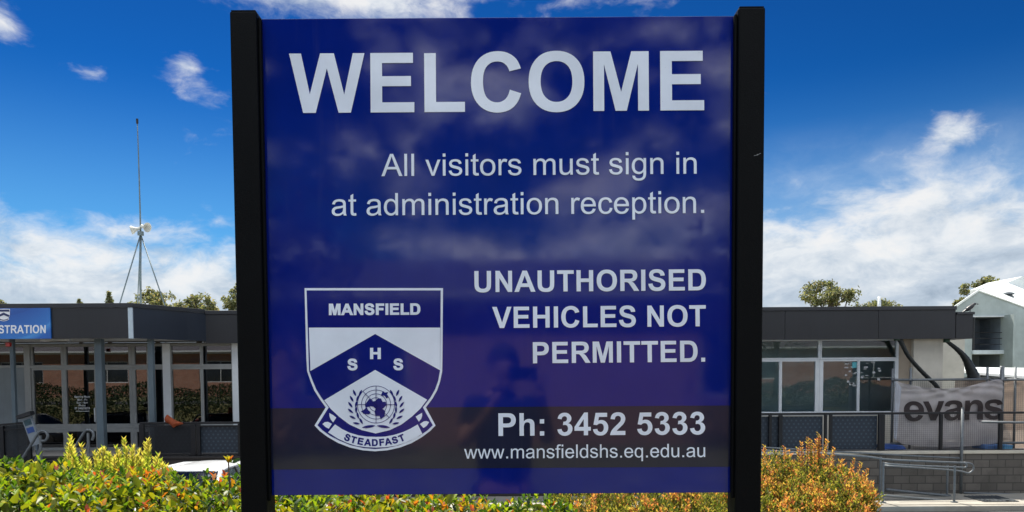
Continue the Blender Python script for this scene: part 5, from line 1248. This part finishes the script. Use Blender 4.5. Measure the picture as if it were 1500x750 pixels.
def upright_shrub():
    o = empty('shrub', (at(155, 690, 4.0).x, 4.05, 0), 'yellow green shrub with upright bottlebrush-like shoots behind the hedge at left', 'shrub')
    st = MB(); P, D, N, L, Y = [], [], [], [], []
    tops = [(52, 668), (62, 676), (108, 655), (118, 640), (122, 655), (131, 664), (140, 662), (88, 665), (97, 670), (147, 648), (152, 660), (160, 655), (166, 668), (174, 650), (178, 662), (186, 645), (193, 660), (200, 656), (205, 648), (212, 662), (219, 645), (226, 660), (233, 655), (238, 668), (244, 672), (101, 640), (108, 651), (157, 652), (250, 676), (45, 676), (35, 680), (182, 632), (153, 645), (170, 643), (104, 628), (217, 632)]
    for i, (px, py) in enumerate(tops*2):
        py += 13
        Yd = rng.uniform(3.82, 4.25)
        if i >= len(tops): px += rng.normal()*7; py += rng.uniform(2, 14)
        t = at(px, py, Yd); b = Vector((t.x+rng.normal()*.06, Yd+rng.normal()*.05, t.z-rng.uniform(.25, .4)))
        st.tube([tuple(b), tuple(t)], [.004, .0015], 5)
        n = 90
        for j in range(n):
            s = .15+.85*j/n; p = b.lerp(t, s); a = j*2.399; op = .75*(1-.6*s)
            P.append(tuple(p)); D.append((math.cos(a)*op, math.sin(a)*op, 1)); N.append((-math.cos(a), -math.sin(a), .5)); L.append(rng.uniform(.024, .042)); Y.append(1.0 if s > .75 and rng.random() < .7 else 0)
    st.build('stems', M_twig, o)
    for px in (60, 120, 175, 225):
        b = at(px, 700, 4.05); MB().tube([(b.x, 4.05, -.02), (b.x+.03, 4.05, .5), (b.x, 4.05, b.z+.02)], [.02, .014, .006], 6).build('stems', M_twig, o)
    L = np.array(L); v, f, y = leaf_batch(np.array(P), np.array(D), np.array(N), L, L*.24, np.array(Y), simple=True, fold=.3)
    leaf_mesh('foliage', v, f, y, L_shoot, o)
upright_shrub()
def fine_shrub(label, domes, n, tw=40, redness=.5, group=None, sprigs=()):
    """rounded fine-leaved shrub: a union of domes (x, y, ztop, rx, ry, height)"""
    cx = sum(d[0] for d in domes)/len(domes); cy = sum(d[1] for d in domes)/len(domes)
    o = empty('shrub', (cx, cy, 0), label, 'shrub', group)
    w = np.array([d[3]*d[5] for d in domes]); w /= w.sum()
    P, D, N, Y, keep = [], [], [], [], 0
    st = MB()
    for px, py, lean in sprigs:
        t = at(px, py, 3.95); ln = .26; b = Vector((t.x-lean*ln, 3.95+rng.normal()*.03, t.z-ln)); st.tube([tuple(b), tuple(b.lerp(t, .5)+Vector((lean*.02, 0, 0))), tuple(t)], [.0035, .0028, .001], 5)
        for j in range(60):
            u = .1+.9*j/60; p = b.lerp(t, u); a = j*2.399; P.append(np.array(p)); D.append(np.array([math.cos(a), math.sin(a), 1.1])); N.append((rng.normal(), rng.normal(), 1)); Y.append(1.0 if u > .45 else 0.0)
    for di, d in enumerate(domes):
        x0, y0, zt, rx, ry, hh = d; m_ = int(n*w[di])
        nsp = max(60, m_//16)
        dirs = rand_dir(nsp, .25); dirs[:, 2] = np.abs(dirs[:, 2])*.95-.15; dirs = np.sign(dirs)*np.abs(dirs)**.78
        for s in range(nsp):
            v = dirs[s]; bump = 1+.10*math.sin(v[0]*7+di)+.08*math.sin(v[2]*9+v[1]*5)+rng.normal()*.05
            depth = 1-rng.exponential(.10); rr = bump*max(depth, .35)
            tip = np.array([x0+v[0]*rx*rr, y0+v[1]*ry*rr, zt-hh+v[2]*hh*rr])
            dr = v*np.array([1, 1, 1.2])+np.array([0, 0, .7])+rng.normal(size=3)*.25; dr /= np.linalg.norm(dr)
            ln = rng.uniform(.06, .11); base = tip-dr*ln
            young = 1.0 if (v[2] > .1 and depth > .88 and rng.random() < redness+.3*math.sin(x0*3+v[0]*4)) else 0.0
            if s % 3 == 0: st.tube([tuple(base-dr*.10), tuple(tip)], [.0025, .001], 4, cap=False)
            for j in range(18):
                t = j/17; a = j*2.399+s; p = base+dr*ln*t+rng.normal(size=3)*.006
                P.append(p); dd = np.array([math.cos(a), math.sin(a), .9])+dr*.7; D.append(dd); N.append((rng.normal(), rng.normal(), 1)); Y.append(young*(1.0 if t > .35 else 0.0))
        for s in range(nsp//3):
            a = rng.uniform(0, 6.283); rr = rng.uniform(.55, 1.0); zb_ = rng.uniform(.08, zt-hh+.05); base = np.array([x0+rx*rr*math.cos(a), y0+ry*rr*math.sin(a), zb_])
            for j in range(14):
                t = j/13; b2 = j*2.399+s; P.append(base+np.array([math.cos(a)*.04*t, math.sin(a)*.04*t, .09*t])+rng.normal(size=3)*.012); D.append(np.array([math.cos(b2), math.sin(b2), .8])); N.append((rng.normal(), rng.normal(), 1)); Y.append(0.0)
        for k in range(6):
            a = k*1.05; st.tube([(x0, y0, -.02), (x0+.35*rx*math.cos(a), y0+.35*ry*math.sin(a), (zt-hh)*.6+.1), (x0+.6*rx*math.cos(a), y0+.6*ry*math.sin(a), zt-hh*.6)], [.016, .01, .004], 5)
    st.build('stems', M_twig, o)
    P = np.array(P); L = rng.uniform(.014, .023, len(P))
    v, f, y = leaf_batch(P, np.array(D), np.array(N), L, L*.42, np.array(Y), simple=True, fold=.25)
    leaf_mesh('foliage', v, f, y, L_fine, o)
    return o
Yb = 3.75
def X_(px, Y=Yb): return at(px, 700, Y).x
def Z_(py, Y=Yb): return at(1190, py, Y).z
fine_shrub('fine leaved golden orange shrub filling the space right of the sign', [(X_(1125, 4.0), 4.0, Z_(657, 4.0), .27, .32, .40), (X_(1190, 3.95), 3.95, Z_(655, 3.95), .22, .28, .40), (X_(1230, 3.95), 3.95, Z_(668, 3.95), .16, .25, .36), (X_(1070, 4.0), 4.0, Z_(664, 4.0), .25, .30, .42), (X_(1254, 3.85), 3.85, Z_(688, 3.85), .08, .16, .30)], 68000, redness=.52, sprigs=[(1174, 648, -.12), (1183, 641, -.05), (1187, 644, .05), (1199, 635, .02), (1201, 640, .1), (1196, 645, -.1), (1212, 645, .2), (1193, 651, .05), (1222, 656, .2), (1149, 655, -.1), (1120, 653, 0), (1168, 656, -.2), (1252, 672, .25), (1272, 687, .35), (1276, 706, .5), (1266, 691, .3), (1279, 718, .6), (1262, 678, .2)])
fine_shrub('low rust orange shrub dome in front of the golden shrub at right', [(X_(1222, 3.4), 3.4, Z_(693, 3.4), .165, .18, .34), (X_(1165, 3.42), 3.42, Z_(712, 3.42), .14, .14, .30)], 30000, redness=.62)
fine_shrub('fine leaved olive shrub showing beneath the right half of the sign', [(X_(855, 3.5), 3.5, Z_(699, 3.5), .2, .26, .36), (X_(935, 3.5), 3.5, Z_(692, 3.5), .22, .28, .36), (X_(1015, 3.5), 3.5, Z_(692, 3.5), .22, .28, .36), (X_(1090, 3.45), 3.45, Z_(700, 3.45), .18, .24, .36)], 40000, redness=.3)

# ------------------------------------------------------------------ trees
def tree(name, label, px, Y, zb, ptop, pbot, pw, nclump, mleaf, leaf=.28, dens=46, group=None, seed=1, shape='round', droop=.3):
    """tapered trunk with limbs, crown of leaf clumps between the heights of the photo rows ptop and pbot"""
    r = random.Random(seed); g = np.random.default_rng(seed)
    c = at(px, ptop, Y); zt = c.z; zlo = at(px, pbot, Y).z; w = pw/F*Y/2
    o = empty(name, (c.x, Y, zb), label, 'tree', group)
    H = zt-zb
    tr = MB()
    zs = [zb-.3, zb+.25*H, zb+.5*H, zb+.75*H, zb+.95*H]
    path = [(c.x+r.uniform(-.25, .25)*(i > 0), Y+r.uniform(-.2, .2), z) for i, z in enumerate(zs)]
    r0 = .028*H
    tr.tube(path, [r0, r0*.75, r0*.55, r0*.32, r0*.08], 8)
    cl = []
    for i in range(nclump):
        if shape == 'cone':
            t = r.random()**.8; z = zlo+(zt-zlo)*t; rad = w*(1-t)*r.uniform(.6, 1); a = r.uniform(0, 6.28); cl.append((c.x+rad*math.cos(a), Y+rad*math.sin(a), z, .16*w+.5*w*(1-t)*.4))
        else:
            for _ in range(30):
                v = [r.uniform(-1, 1) for _ in range(3)]
                q_ = math.sqrt(sum(k*k for k in v))
                if .45 < q_ < 1: break
            lump = 1+.25*math.sin(v[0]*5+seed)+.2*math.sin(v[2]*6+seed*2)
            z = (zlo+zt)/2+v[2]*(zt-zlo)/2*.92*min(1, lump)
            cl.append((c.x+v[0]*w*lump*.9, Y+v[1]*w*lump*.9, z, w*r.uniform(.13, .26)))
    for i, (x, y, z, rc) in enumerate(cl):
        if i % 2 == 0:
            k = r.choice(path[1:4]); tr.tube([k, ((k[0]+x)/2+r.uniform(-.2, .2), (k[1]+y)/2, (k[2]+z)/2-.1), (x, y, z)], [r0*.28, r0*.16, r0*.05], 5)
    tr.build('trunk', M_bark, o, smooth=True)
    P, D = [], []
    for x, y, z, rc in cl:
        n = max(8, int(dens*r.uniform(.6, 1.3)))
        v = g.normal(size=(n, 3)); v /= np.linalg.norm(v, axis=1)[:, None]; v *= (g.random(n)**.45)[:, None]*rc*np.array([1.15, 1.15, .8])
        P.append(np.array([x, y, z])+v); d = g.normal(size=(n, 3)); d[:, 2] -= droop*2; D.append(d)
    P = np.vstack(P); D = np.vstack(D); n = len(P); L = g.uniform(.6, 1.3, n)*leaf
    v, f, y = leaf_batch(P, D, g.normal(size=(n, 3)), L, L*.5, (g.random(n) < .15).astype(float), simple=True)
    leaf_mesh('crown', v, f, y, mleaf, o)
    return o
GT = 'trees beyond the office roof'
tree('gum_tree', 'open grey green tree just right of the mast, above the office roof', 229, 66, ZR-.3, 423, 462, 60, 34, L_gum, .30, 60, GT, 11)
tree('gum_tree', 'wide grey green tree above the roof between the mast tree and the black post', 292, 70, ZR-.3, 428, 465, 64, 34, L_gum, .32, 60, GT, 12)
tree('gum_tree', 'tall tree crown peeping out beside the left black post', 356, 62, ZR-.3, 409, 470, 56, 34, L_gum, .28, 60, GT, 13)
tree('pine_tree', 'small dark conical pine above the roof just left of the mast', 159.5, 90, ZR-.5, 428, 450, 15, 30, L_gum, .26, 26, GT, 14, 'cone')
tree('pine_tree', 'tiny conifer tip showing over the roof midway along the canopy', 115.5, 100, ZR-.5, 437.5, 452, 11, 22, L_gum, .26, 24, GT, 15, 'cone')
tree('gum_tree', 'low tree top showing over the roof at the far left edge', 7, 85, ZR-.5, 438, 452, 18, 14, L_gum, .3, 40, GT, 16)
tree('gum_tree', 'rounded pale green tree above the flat roof right of the sign', 1214, 60, ZR-.3, 412.5, 452, 72, 44, L_gum, .26, 64, GT, 17)
tree('gum_tree', 'low flat tree top beside the vent pipe on the roof', 1286, 75, ZR-.3, 439, 458, 60, 22, L_gum, .28, 50, GT, 18)
tree('gum_tree', 'dense olive tree rising behind the green hall roof', 1449, 66, ZR-.3, 403, 445, 62, 50, L_gum, .26, 78, GT, 19)
tree('gum_tree', 'small tree clump left of the green hall gable', 1407, 72, ZR-.3, 430, 456, 18, 14, L_gum, .26, 60, GT, 20)
# ------------------------------------------------------------------ cars
M_tyre = mat('tyre_rubber', (.012, .012, .012), .8, var=.2)
M_rim = mat('alloy_rim', (.45, .46, .47), .35, .8, var=.1)
M_lamp = mat('headlamp_lens', (.55, .58, .6), .1, .2, var=0)
M_trim = mat('black_trim', (.012, .012, .013), .5)
G_car = glass('car_glass', (.6, .68, .7), 1.8, clear=.25)
def car(loc, rz, paint, label, group):
    """hatchback, nose towards -y in its own axes"""
    o = empty('parked_car', (0, 0, 0), label, 'car', group)
    # body: sections across, from nose to tail
    secs = [(-2.06, .50, .28, .56), (-2.0, .70, .24, .68), (-1.8, .80, .20, .76), (-1.3, .86, .19, .86), (-.75, .875, .19, .94), (0, .88, .19, .96), (.9, .88, .19, .97), (1.5, .86, .20, .98), (1.85, .80, .24, .95), (1.98, .68, .32, .86)]
    m = MB(); k = 16
    for y, w, z0, z1 in secs:
        for i in range(k):
            a = 2*math.pi*(i+.5)/k; cx, cz = math.cos(a), math.sin(a)
            e = .32; X = w*math.copysign(abs(cx)**e, cx); Z = (z0+z1)/2+(z1-z0)/2*math.copysign(abs(cz)**e, cz); m.v.append((X, y, Z))
    for j in range(len(secs)-1):
        for i in range(k): m.face((j*k+i, j*k+(i+1) % k, (j+1)*k+(i+1) % k, (j+1)*k+i))
    m.face(range(k-1, -1, -1)); m.face([(len(secs)-1)*k+i for i in range(k)])
    b = m.build('body', paint, o, smooth=True, local=True); sb = b.modifiers.new('s', 'SUBSURF'); sb.levels = sb.render_levels = 1
    # roof: crowned panel
    m = MB(); nx, ny = 12, 12
    for j in range(ny+1):
        for i in range(nx+1):
            u = -1+2*i/nx; v = j/ny; y = -.42+v*1.75; w = .60-.05*abs(v-.45)
            z = 1.46-.055*abs(u)**3-.10*max(0, .25-v)**2*8-.13*max(0, v-.6)**2*4
            m.v.append((u*w, y+.05*u*u*(1 if v < .5 else -1), z))
    for j in range(ny):
        for i in range(nx): q_ = j*(nx+1)+i; m.face((q_, q_+1, q_+nx+2, q_+nx+1))
    rf = m.build('roof', paint, o, smooth=True, local=True); sd = rf.modifiers.new('thick', 'SOLIDIFY'); sd.thickness = .035; sd.offset = -1
    for s in (-1, 1):
        MB().tube([(s*.80, -1.05, .93), (s*.71, -.75, 1.17), (s*.60, -.38, 1.40), (s*.585, 0, 1.42), (s*.58, .6, 1.415), (s*.59, 1.2, 1.35), (s*.72, 1.62, 1.12), (s*.78, 1.75, .97)], [.05, .045, .045, .035, .035, .04, .055, .06], 8).build('pillar', paint, o, smooth=True, local=True)
        MB().bar((s*.80, .25, .97), (s*.60, .20, 1.41), .06, .03).build('door_pillar', M_trim, o, local=True)
        g = MB(); g.poly([(s*.785, -.98, .95), (s*.79, .22, .965), (s*.60, .17, 1.40), (s*.605, -.36, 1.39)]); g.poly([(s*.79, .29, .965), (s*.775, 1.62, .97), (s*.60, 1.16, 1.345), (s*.60, .24, 1.40)])
        sw = g.build('side_window', G_car, o, local=True)
        mr = MB().lathe([(.02, -.02), (.09, 0), (.10, .05), (.07, .10), (.01, .12)], (s*.96, -.78, 1.0), (0, 1, .1), 12).build('wing_mirror', paint, o, smooth=True, local=True)
        MB().bar((s*.80, -.76, .96), (s*.93, -.75, .99), .04).build('mirror_arm', M_trim, mr, local=True)
        MB().lathe([(.02, -.05), (.13, -.02), (.14, .02), (.10, .05)], (s*.62, -1.96, .64), (s*.35, -1, .1), 14).build('headlight', M_lamp, o, smooth=True, local=True)
        MB().lathe([(.02, -.05), (.11, -.02), (.12, .02), (.08, .04)], (s*.66, 1.90, .80), (s*.3, 1, .05), 12).build('tail_light', mat('red_lens', (.35, .01, .01), .2, var=0), o, smooth=True, local=True)
        for y in (-1.3, 1.28):
            wh = MB().lathe([(.20, -.10), (.29, -.10), (.315, -.07), (.315, .07), (.29, .10), (.20, .10)], (s*.80, y, .315), (1, 0, 0), 24).build('wheel', M_tyre, o, smooth='auto', local=True)
            rm = MB().lathe([(.205, -.02), (.205, .09), (.19, .10), (.17, .07), (.03, .09), (.02, .1)], (s*.80, y, .315), (s, 0, 0), 24)
            rm.build('rim', M_rim, wh, smooth='auto', local=True)
    MB().poly([(-.77, -1.06, .96), (.77, -1.06, .96), (.58, -.40, 1.405), (-.58, -.40, 1.405)]).build('windscreen', G_car, o, local=True)
    MB().poly([(.70, 1.74, .99), (-.70, 1.74, .99), (-.57, 1.32, 1.33), (.57, 1.32, 1.33)]).build('rear_window', G_car, o, local=True)
    MB().box(-.45, .45, -2.085, -2.05, .30, .44).build('grille', M_trim, o, bevel=.01, local=True)
    MB().box(-.72, .72, -.95, 1.5, .40, .90).build('seats', M_trim, o, bevel=.15, local=True)
    o.location = loc; o.rotation_euler.z = rz
    return o
def paint(name, col): return mat(name, col, .28, .0, .5, var=.04, coat=.8)
GC = 'cars parked below the bank'
pc = at(297, 690, 13.9)
car((pc.x-.02, 13.75, ZR), R(-3), paint('white_car_paint', (.75, .77, .79)), 'white hatchback below the hedge, its roof showing left of the sign', GC)
# more of the row, out of frame to the sides, seen mirrored in the office windows
car((-16.8, 7.6, ZR), R(88), paint('navy_car_paint', (.006, .008, .02)), 'dark navy hatchback parked out of frame to the left, mirrored in the door glass', GC)
car((-12.0, 7.9, ZR), R(92), paint('maroon_car_paint', (.12, .008, .012)), 'maroon hatchback parked beyond the navy car, mirrored in the left windows', GC)
car((-21.2, 7.7, ZR), R(90), paint('black_car_paint', (.008, .008, .009)), 'black hatchback parked furthest left of the row, mirrored in the entry glass', GC)
car((13.2, 8.2, ZR), R(90), paint('blue_car_paint', (.02, .10, .32)), 'blue hatchback parked out of frame to the right, mirrored in the right windows', GC)

# ------------------------------------------------------------------ skin-modifier figures
def skin_mesh(name, verts, edges, radii, m, parent, sub=2, smooth=True, root=0):
    me = bpy.data.meshes.new(name); off = origin_of(parent)
    me.from_pydata([tuple(Vector(v)-off) for v in verts], edges, [])
    t = bpy.data.objects.new(name+'_tmp', me); C.objects.link(t)
    t.modifiers.new('skin', 'SKIN')
    if not me.skin_vertices: me.skin_vertices.new() if hasattr(me.skin_vertices, 'new') else None
    lay = me.skin_vertices[0].data
    for i, r in enumerate(radii):
        lay[i].radius = r if hasattr(r, '__len__') else (r, r)
        lay[i].use_root = (i == root)
    s = t.modifiers.new('sub', 'SUBSURF'); s.levels = s.render_levels = sub
    dg = bpy.context.evaluated_depsgraph_get(); dg.update()
    out = bpy.data.meshes.new_from_object(t.evaluated_get(dg)); bpy.data.objects.remove(t)
    out.materials.clear(); out.materials.append(m); out.polygons.foreach_set('use_smooth', [True]*len(out.polygons))
    o = bpy.data.objects.new(name, out); C.objects.link(o); o.parent = parent
    return o
# ------------------------------------------------------------------ crow on the end of the roof
def crow():
    Y = 19.7
    f = at(1420.5, 455, Y); zt = Zr(457, 1412, YF)
    M_c = mat('black_feathers', (.008, .008, .011), .38, var=.4, vscale=30)
    o = empty('crow', (f.x, Y, zt), 'black crow perched on the dark roof end, beak to the right', 'bird')
    b = lambda x, z, y=0: (f.x+x, Y+y, zt+z)
    v = [b(-.02, .11), b(.05, .155), b(.09, .195), b(.125, .225), b(.165, .222), b(-.09, .065), b(-.17, .025), b(-.21, .005)]
    skin_mesh('body', v, [(0, 1), (1, 2), (2, 3), (3, 4), (0, 5), (5, 6), (6, 7)], [(.062, .062), (.06, .06), (.042, .042), (.038, .038), (.028, .028), (.045, .04), (.03, .014), (.024, .008)], M_c, o)
    MB().lathe([(.017, 0), (.013, .025), (.002, .06)], b(.185, .222), (1, 0, -.12), 8).build('beak', M_dark, o, smooth=True)
    for s in (-1, 1):
        MB().tube([b(0, .07, s*.025), b(.01, .03, s*.028), b(.005, .004, s*.028)], .007, 6).tube([b(.045, .004, s*.03), b(-.02, .004, s*.028)], .005, 5).build('leg', M_dark, o)
        MB().poly([b(.05, .17, s*.064), b(-.05, .115, s*.062), b(-.15, .05, s*.03), b(-.06, .08, s*.06), b(.03, .11, s*.068)]).build('wing', M_c, o)
crow()

# ------------------------------------------------------------------ what stands behind the camera and is mirrored in the sign and the windows
def behind():
    Yb_ = -12.0
    M_brick = blockwall('red_brick', .23, .076, (.38, .17, .115), (.45, .215, .145), (.36, .31, .26), .010)
    M_tile = mat('dark_roof_sheet', (.10, .09, .10), .6, var=.2, vscale=.5)
    o = empty('brick_classroom_block', (0, Yb_, 0), 'low red brick block with deep eaves across the lawn, mirrored in the sign', 'building')
    wins = [(-42, -39), (-36, -33), (-30, -27), (-22, -19), (-16, -13), (-10, -7), (-4.5, -2.2), (4, 7), (10, 13), (16, 19), (24, 27), (31, 34)]
    xs = [-46]+[k for w in wins for k in w]+[40]
    m = MB()
    for a, b in zip(xs[::2], xs[1::2]): m.box(a, b, Yb_-.2, Yb_, 0, 3.0)
    for a, b in wins: m.box(a, b, Yb_-.2, Yb_, 0, 1.0).box(a, b, Yb_-.2, Yb_, 2.5, 3.0)
    m.build('wall', M_brick, o)
    for a, b in wins:
        f = MB().box(a, b, Yb_-.15, Yb_-.06, 1.0, 1.06).box(a, b, Yb_-.15, Yb_-.06, 2.44, 2.5).box(a, a+.06, Yb_-.15, Yb_-.06, 1.06, 2.44).box(b-.06, b, Yb_-.15, Yb_-.06, 1.06, 2.44).box((a+b)/2-.03, (a+b)/2+.03, Yb_-.15, Yb_-.06, 1.06, 2.44).build('window', M_alu, o)
        MB().box(a+.06, b-.06, Yb_-.12, Yb_-.115, 1.06, 2.44).build('pane', mat('dim_glass', (.02, .025, .03), .05, spec=.7, var=0), f)
    MB().box(-46.5, 40.5, Yb_-6, Yb_+.30, 3.002, 3.20).build('eave', M_soffit, o)
    r = MB(); r.poly([(-46.5, Yb_+.33, 3.22), (40.5, Yb_+.33, 3.22), (40.5, Yb_-5, 4.7), (-46.5, Yb_-5, 4.7)]); r.poly([(40.5, Yb_-11, 3.2), (-46.5, Yb_-11, 3.2), (-46.5, Yb_-5, 4.7), (40.5, Yb_-5, 4.7)])
    r.build('roof', M_tile, o)
    MB().box(-46.5, 40.5, Yb_+.32, Yb_+.42, 3.12, 3.24).build('gutter', M_alu, o)
    g2 = 'trees across the lawn behind the viewer'
    for i, (x, y, h, w) in enumerate(((-4.6, -9.5, 5.4, 3.4), (4.9, -10.0, 5.8, 3.2), (17, -7.5, 7.0, 5))):
        lab = ('broad dark tree before the brick block, to the left of the viewer', 'leafy dark tree before the brick block, right of the viewer', 'wide dark tree furthest right before the brick block')[i]
        t = tree_at('shade_tree', lab, x, y, 0, h, w, 60, L_dark, .16, 60, g2, 40+i)
def tree_at(name, label, x, Y, zb, H, W, nclump, mleaf, leaf, dens, group, seed):
    r = random.Random(seed); g = np.random.default_rng(seed)
    o = empty(name, (x, Y, zb), label, 'tree', group)
    tr = MB(); path = [(x, Y, zb-.2), (x+.1, Y, zb+H*.3), (x-.1, Y+.1, zb+H*.55), (x, Y, zb+H*.85)]
    tr.tube(path, [.2, .15, .1, .03], 9); P, D = [], []
    for i in range(nclump):
        v = g.normal(size=3); v /= np.linalg.norm(v); v *= g.random()**.4
        c = np.array([x+v[0]*W/2, Y+v[1]*W/2*.8, zb+H*.66+v[2]*H*.32]); k = path[1+i % 3]
        if i % 2 == 0: tr.tube([k, tuple((np.array(k)+c)/2), tuple(c)], [.05, .03, .01], 5)
        n = int(dens*g.uniform(.6, 1.3)); q_ = g.normal(size=(n, 3))*W*.085
        P.append(c+q_); D.append(g.normal(size=(n, 3))-np.array([0, 0, .5]))
    tr.build('trunk', M_bark, o, smooth=True)
    P = np.vstack(P); D = np.vstack(D); L = g.uniform(.6, 1.3, len(P))*leaf
    v, f, y = leaf_batch(P, D, g.normal(size=(len(P), 3)), L, L*.5, np.zeros(len(P)), simple=True)
    leaf_mesh('crown', v, f, y, mleaf, o); return o
behind()

# ------------------------------------------------------------------ the photographer, mirrored in the glossy sign
def photographer():
    M_skin = mat('skin', (.42, .22, .15), .5, var=.1, vscale=12); M_shirt = mat('navy_tshirt', (.012, .014, .03), .85, var=.2, vscale=15)
    M_trou = mat('dark_trousers', (.015, .016, .025), .85, var=.2); M_hair = mat('dark_hair', (.02, .014, .01), .6, var=.3, vscale=60); M_shoe = mat('black_shoe', (.02, .02, .02), .5)
    ox, oy = -.045, -.38
    o = empty('person', (ox, oy, 0), 'person in navy t-shirt holding a phone up, mirrored in the glossy sign', 'person')
    p = lambda x, y, z: (ox+x, oy+y, z)
    # one continuous body: pelvis, spine, neck, head; both arms raised to the phone; legs standing
    V = [p(0,0,.90), p(0,.0,1.06), p(0,-.01,1.22), p(0,-.01,1.35), p(0,.005,1.43), p(0,.025,1.49), p(0,.03,1.56), p(0,.02,1.63),
         p(-.16,0,1.365), p(-.225,.12,1.155), p(-.075,.28,1.345), p(-.005,.335,1.452),
         p(.16,0,1.365), p(.245,.10,1.17), p(.205,.28,1.36), p(.183,.335,1.462),
         p(-.09,0,.84), p(-.10,.02,.47), p(-.10,0,.09), p(-.11,.13,.035),
         p(.09,0,.84), p(.10,.02,.47), p(.10,0,.09), p(.11,.13,.035)]
    E = [(0,1),(1,2),(2,3),(3,4),(4,5),(5,6),(6,7),(3,8),(8,9),(9,10),(10,11),(3,12),(12,13),(13,14),(14,15),(0,16),(16,17),(17,18),(18,19),(0,20),(20,21),(21,22),(22,23)]
    Rr = [(.15,.105),(.14,.10),(.155,.105),(.14,.09),(.055,.055),(.065,.075),(.078,.095),(.07,.085),
          .058,.042,.030,.026,.058,.042,.030,.026,.085,.058,.040,.035,.085,.058,.040,.035]
    skin_mesh('body', V, E, Rr, M_skin, o)
    # t-shirt with sleeves to above the elbow
    sv = [p(0,0,.90), p(0,0,1.06), p(0,-.01,1.22), p(0,-.01,1.36), p(0,0,1.41), p(-.165,0,1.365), p(-.205,.075,1.235), p(.165,0,1.365), p(.22,.065,1.24)]
    skin_mesh('t_shirt', sv, [(0,1),(1,2),(2,3),(3,4),(3,5),(5,6),(3,7),(7,8)], [(.172,.122),(.165,.118),(.178,.12),(.155,.102),(.075,.07),.075,.066,.075,.066], M_shirt, o)
    tv = [p(0,0,.93), p(-.09,0,.84), p(-.10,.02,.47), p(-.10,0,.10), p(.09,0,.84), p(.10,.02,.47), p(.10,0,.10)]
    skin_mesh('trousers', tv, [(0,1),(1,2),(2,3),(0,4),(4,5),(5,6)], [(.16,.115),.10,.075,.062,.10,.075,.062], M_trou, o)
    for s in (-1, 1):
        skin_mesh('shoe', [p(s*.10,-.06,.05), p(s*.105,.05,.05), p(s*.11,.17,.035)], [(0,1),(1,2)], [(.048,.05),(.05,.048),(.045,.034)], M_shoe, o, 1)
        MB().lathe([(.004, -.012), (.016, -.004), (.018, .006), (.008, .014)], p(s*.083,.02,1.565), (s, .2, 0), 10).build('ear', M_skin, o, smooth=True)
        MB().lathe([(.001, -.01), (.010, 0), (.001, .008)], p(s*.033,.117,1.585), (0, 1, 0), 10).build('eye', M_dark, o, smooth=True)
    skin_mesh('nose', [p(0,.112,1.585), p(0,.132,1.55), p(0,.118,1.54)], [(0,1),(1,2)], [.008,.014,.010], M_skin, o, 1)
    MB().tube([p(-.026,.112,1.512), p(0,.119,1.509), p(.026,.112,1.512)], [.003,.006,.003], 8).build('mouth', mat('lips', (.35, .13, .11), .5, var=0), o, smooth=True)
    # short hair: a cap over the crown and the back of the head
    m = MB(); nu, nv = 24, 14
    for jv in range(nv+1):
        for iu in range(nu):
            a = 2*math.pi*iu/nu; fy = math.sin(a)                          # fy > 0 is the face side
            low = -.62+1.02*max(0, fy)**.6+.05*abs(math.cos(a))              # hairline: high over the brow, low at the nape
            phi = math.pi/2+(math.asin(max(-.95, min(.95, low)))-math.pi/2)*jv/nv
            n_ = 1+.018*math.sin(iu*5.1+jv*2.3)+.014*math.sin(iu*2.3-jv*3.1)
            m.v.append(p(.085*n_*math.cos(phi)*math.cos(a), .012+.104*n_*math.cos(phi)*math.sin(a), 1.608+.099*n_*math.sin(phi)))
    for jv in range(nv):
        for iu in range(nu): q_ = jv*nu; m.face((q_+iu, q_+(iu+1) % nu, q_+nu+(iu+1) % nu, q_+nu+iu))
    hr = m.build('hair', M_hair, o, smooth=True); sd = hr.modifiers.new('thick', 'SOLIDIFY'); sd.thickness = .006
    # phone held level at the lens, hands closing on its two ends
    ph = empty('phone', (.045, -.012, 1.545), 'black phone held up level in both hands of the person', 'phone')
    MB().box(-.022, .128, -.0125, -.0045, 1.509, 1.581).build('body', mat('black_phone_back', (.01, .01, .012), .2, var=0), ph, bevel=.003)
    MB().lathe([(.009, -.001), (.009, .0012), (.006, .0014)], (0, -.0045, 1.55), (0, 1, 0), 14).build('lens', M_dark, ph)
    def hand(wx, wz, s, name):
        w = Vector((wx, -.055, wz))
        palm = Vector((wx+s*.012, -.027, wz+.055))
        v = [tuple(w), tuple(w.lerp(palm, .55)), tuple(palm)]; e = [(0,1),(1,2)]; rr = [(.022,.018),(.030,.016),(.032,.014)]
        h = skin_mesh('hand', v, e, rr, M_skin, o, 2)
        for k, (dz, ln) in enumerate(((.034, .070), (.014, .078), (-.006, .072), (-.024, .058))):
            a = palm+Vector((0, .0, dz*.8)); k1 = a+Vector((s*.010, .034, dz*.25)); k2 = k1+Vector((-s*.026, .0175*(0)+.002, .001)); k3 = k2+Vector((-s*.018*ln/.07, -.001, 0))
            # the finger rounds the end of the phone and lies on its back edge, below or beyond the lens
            skin_mesh('finger', [tuple(palm+Vector((0, .002, dz*.5))), tuple(a), tuple(k1), tuple(k2 if s > 0 else k1+Vector((.006, .004, .002)))], [(0,1),(1,2),(2,3)], [.009,.0095,.0085,.0075], M_skin, h, 1)
        th = palm+Vector((-s*.02, -.012, -.01)); skin_mesh('thumb', [tuple(w.lerp(palm, .5)), tuple(th), tuple(th+Vector((-s*.026, .006, .014))), tuple(th+Vector((-s*.046, .012, .018)))], [(0,1),(1,2),(2,3)], [.013,.0115,.0105,.009], M_skin, h, 1)
    hand(-.046, 1.445, -1, 'r')
    hand(.139, 1.455, 1, 'l')
photographer()
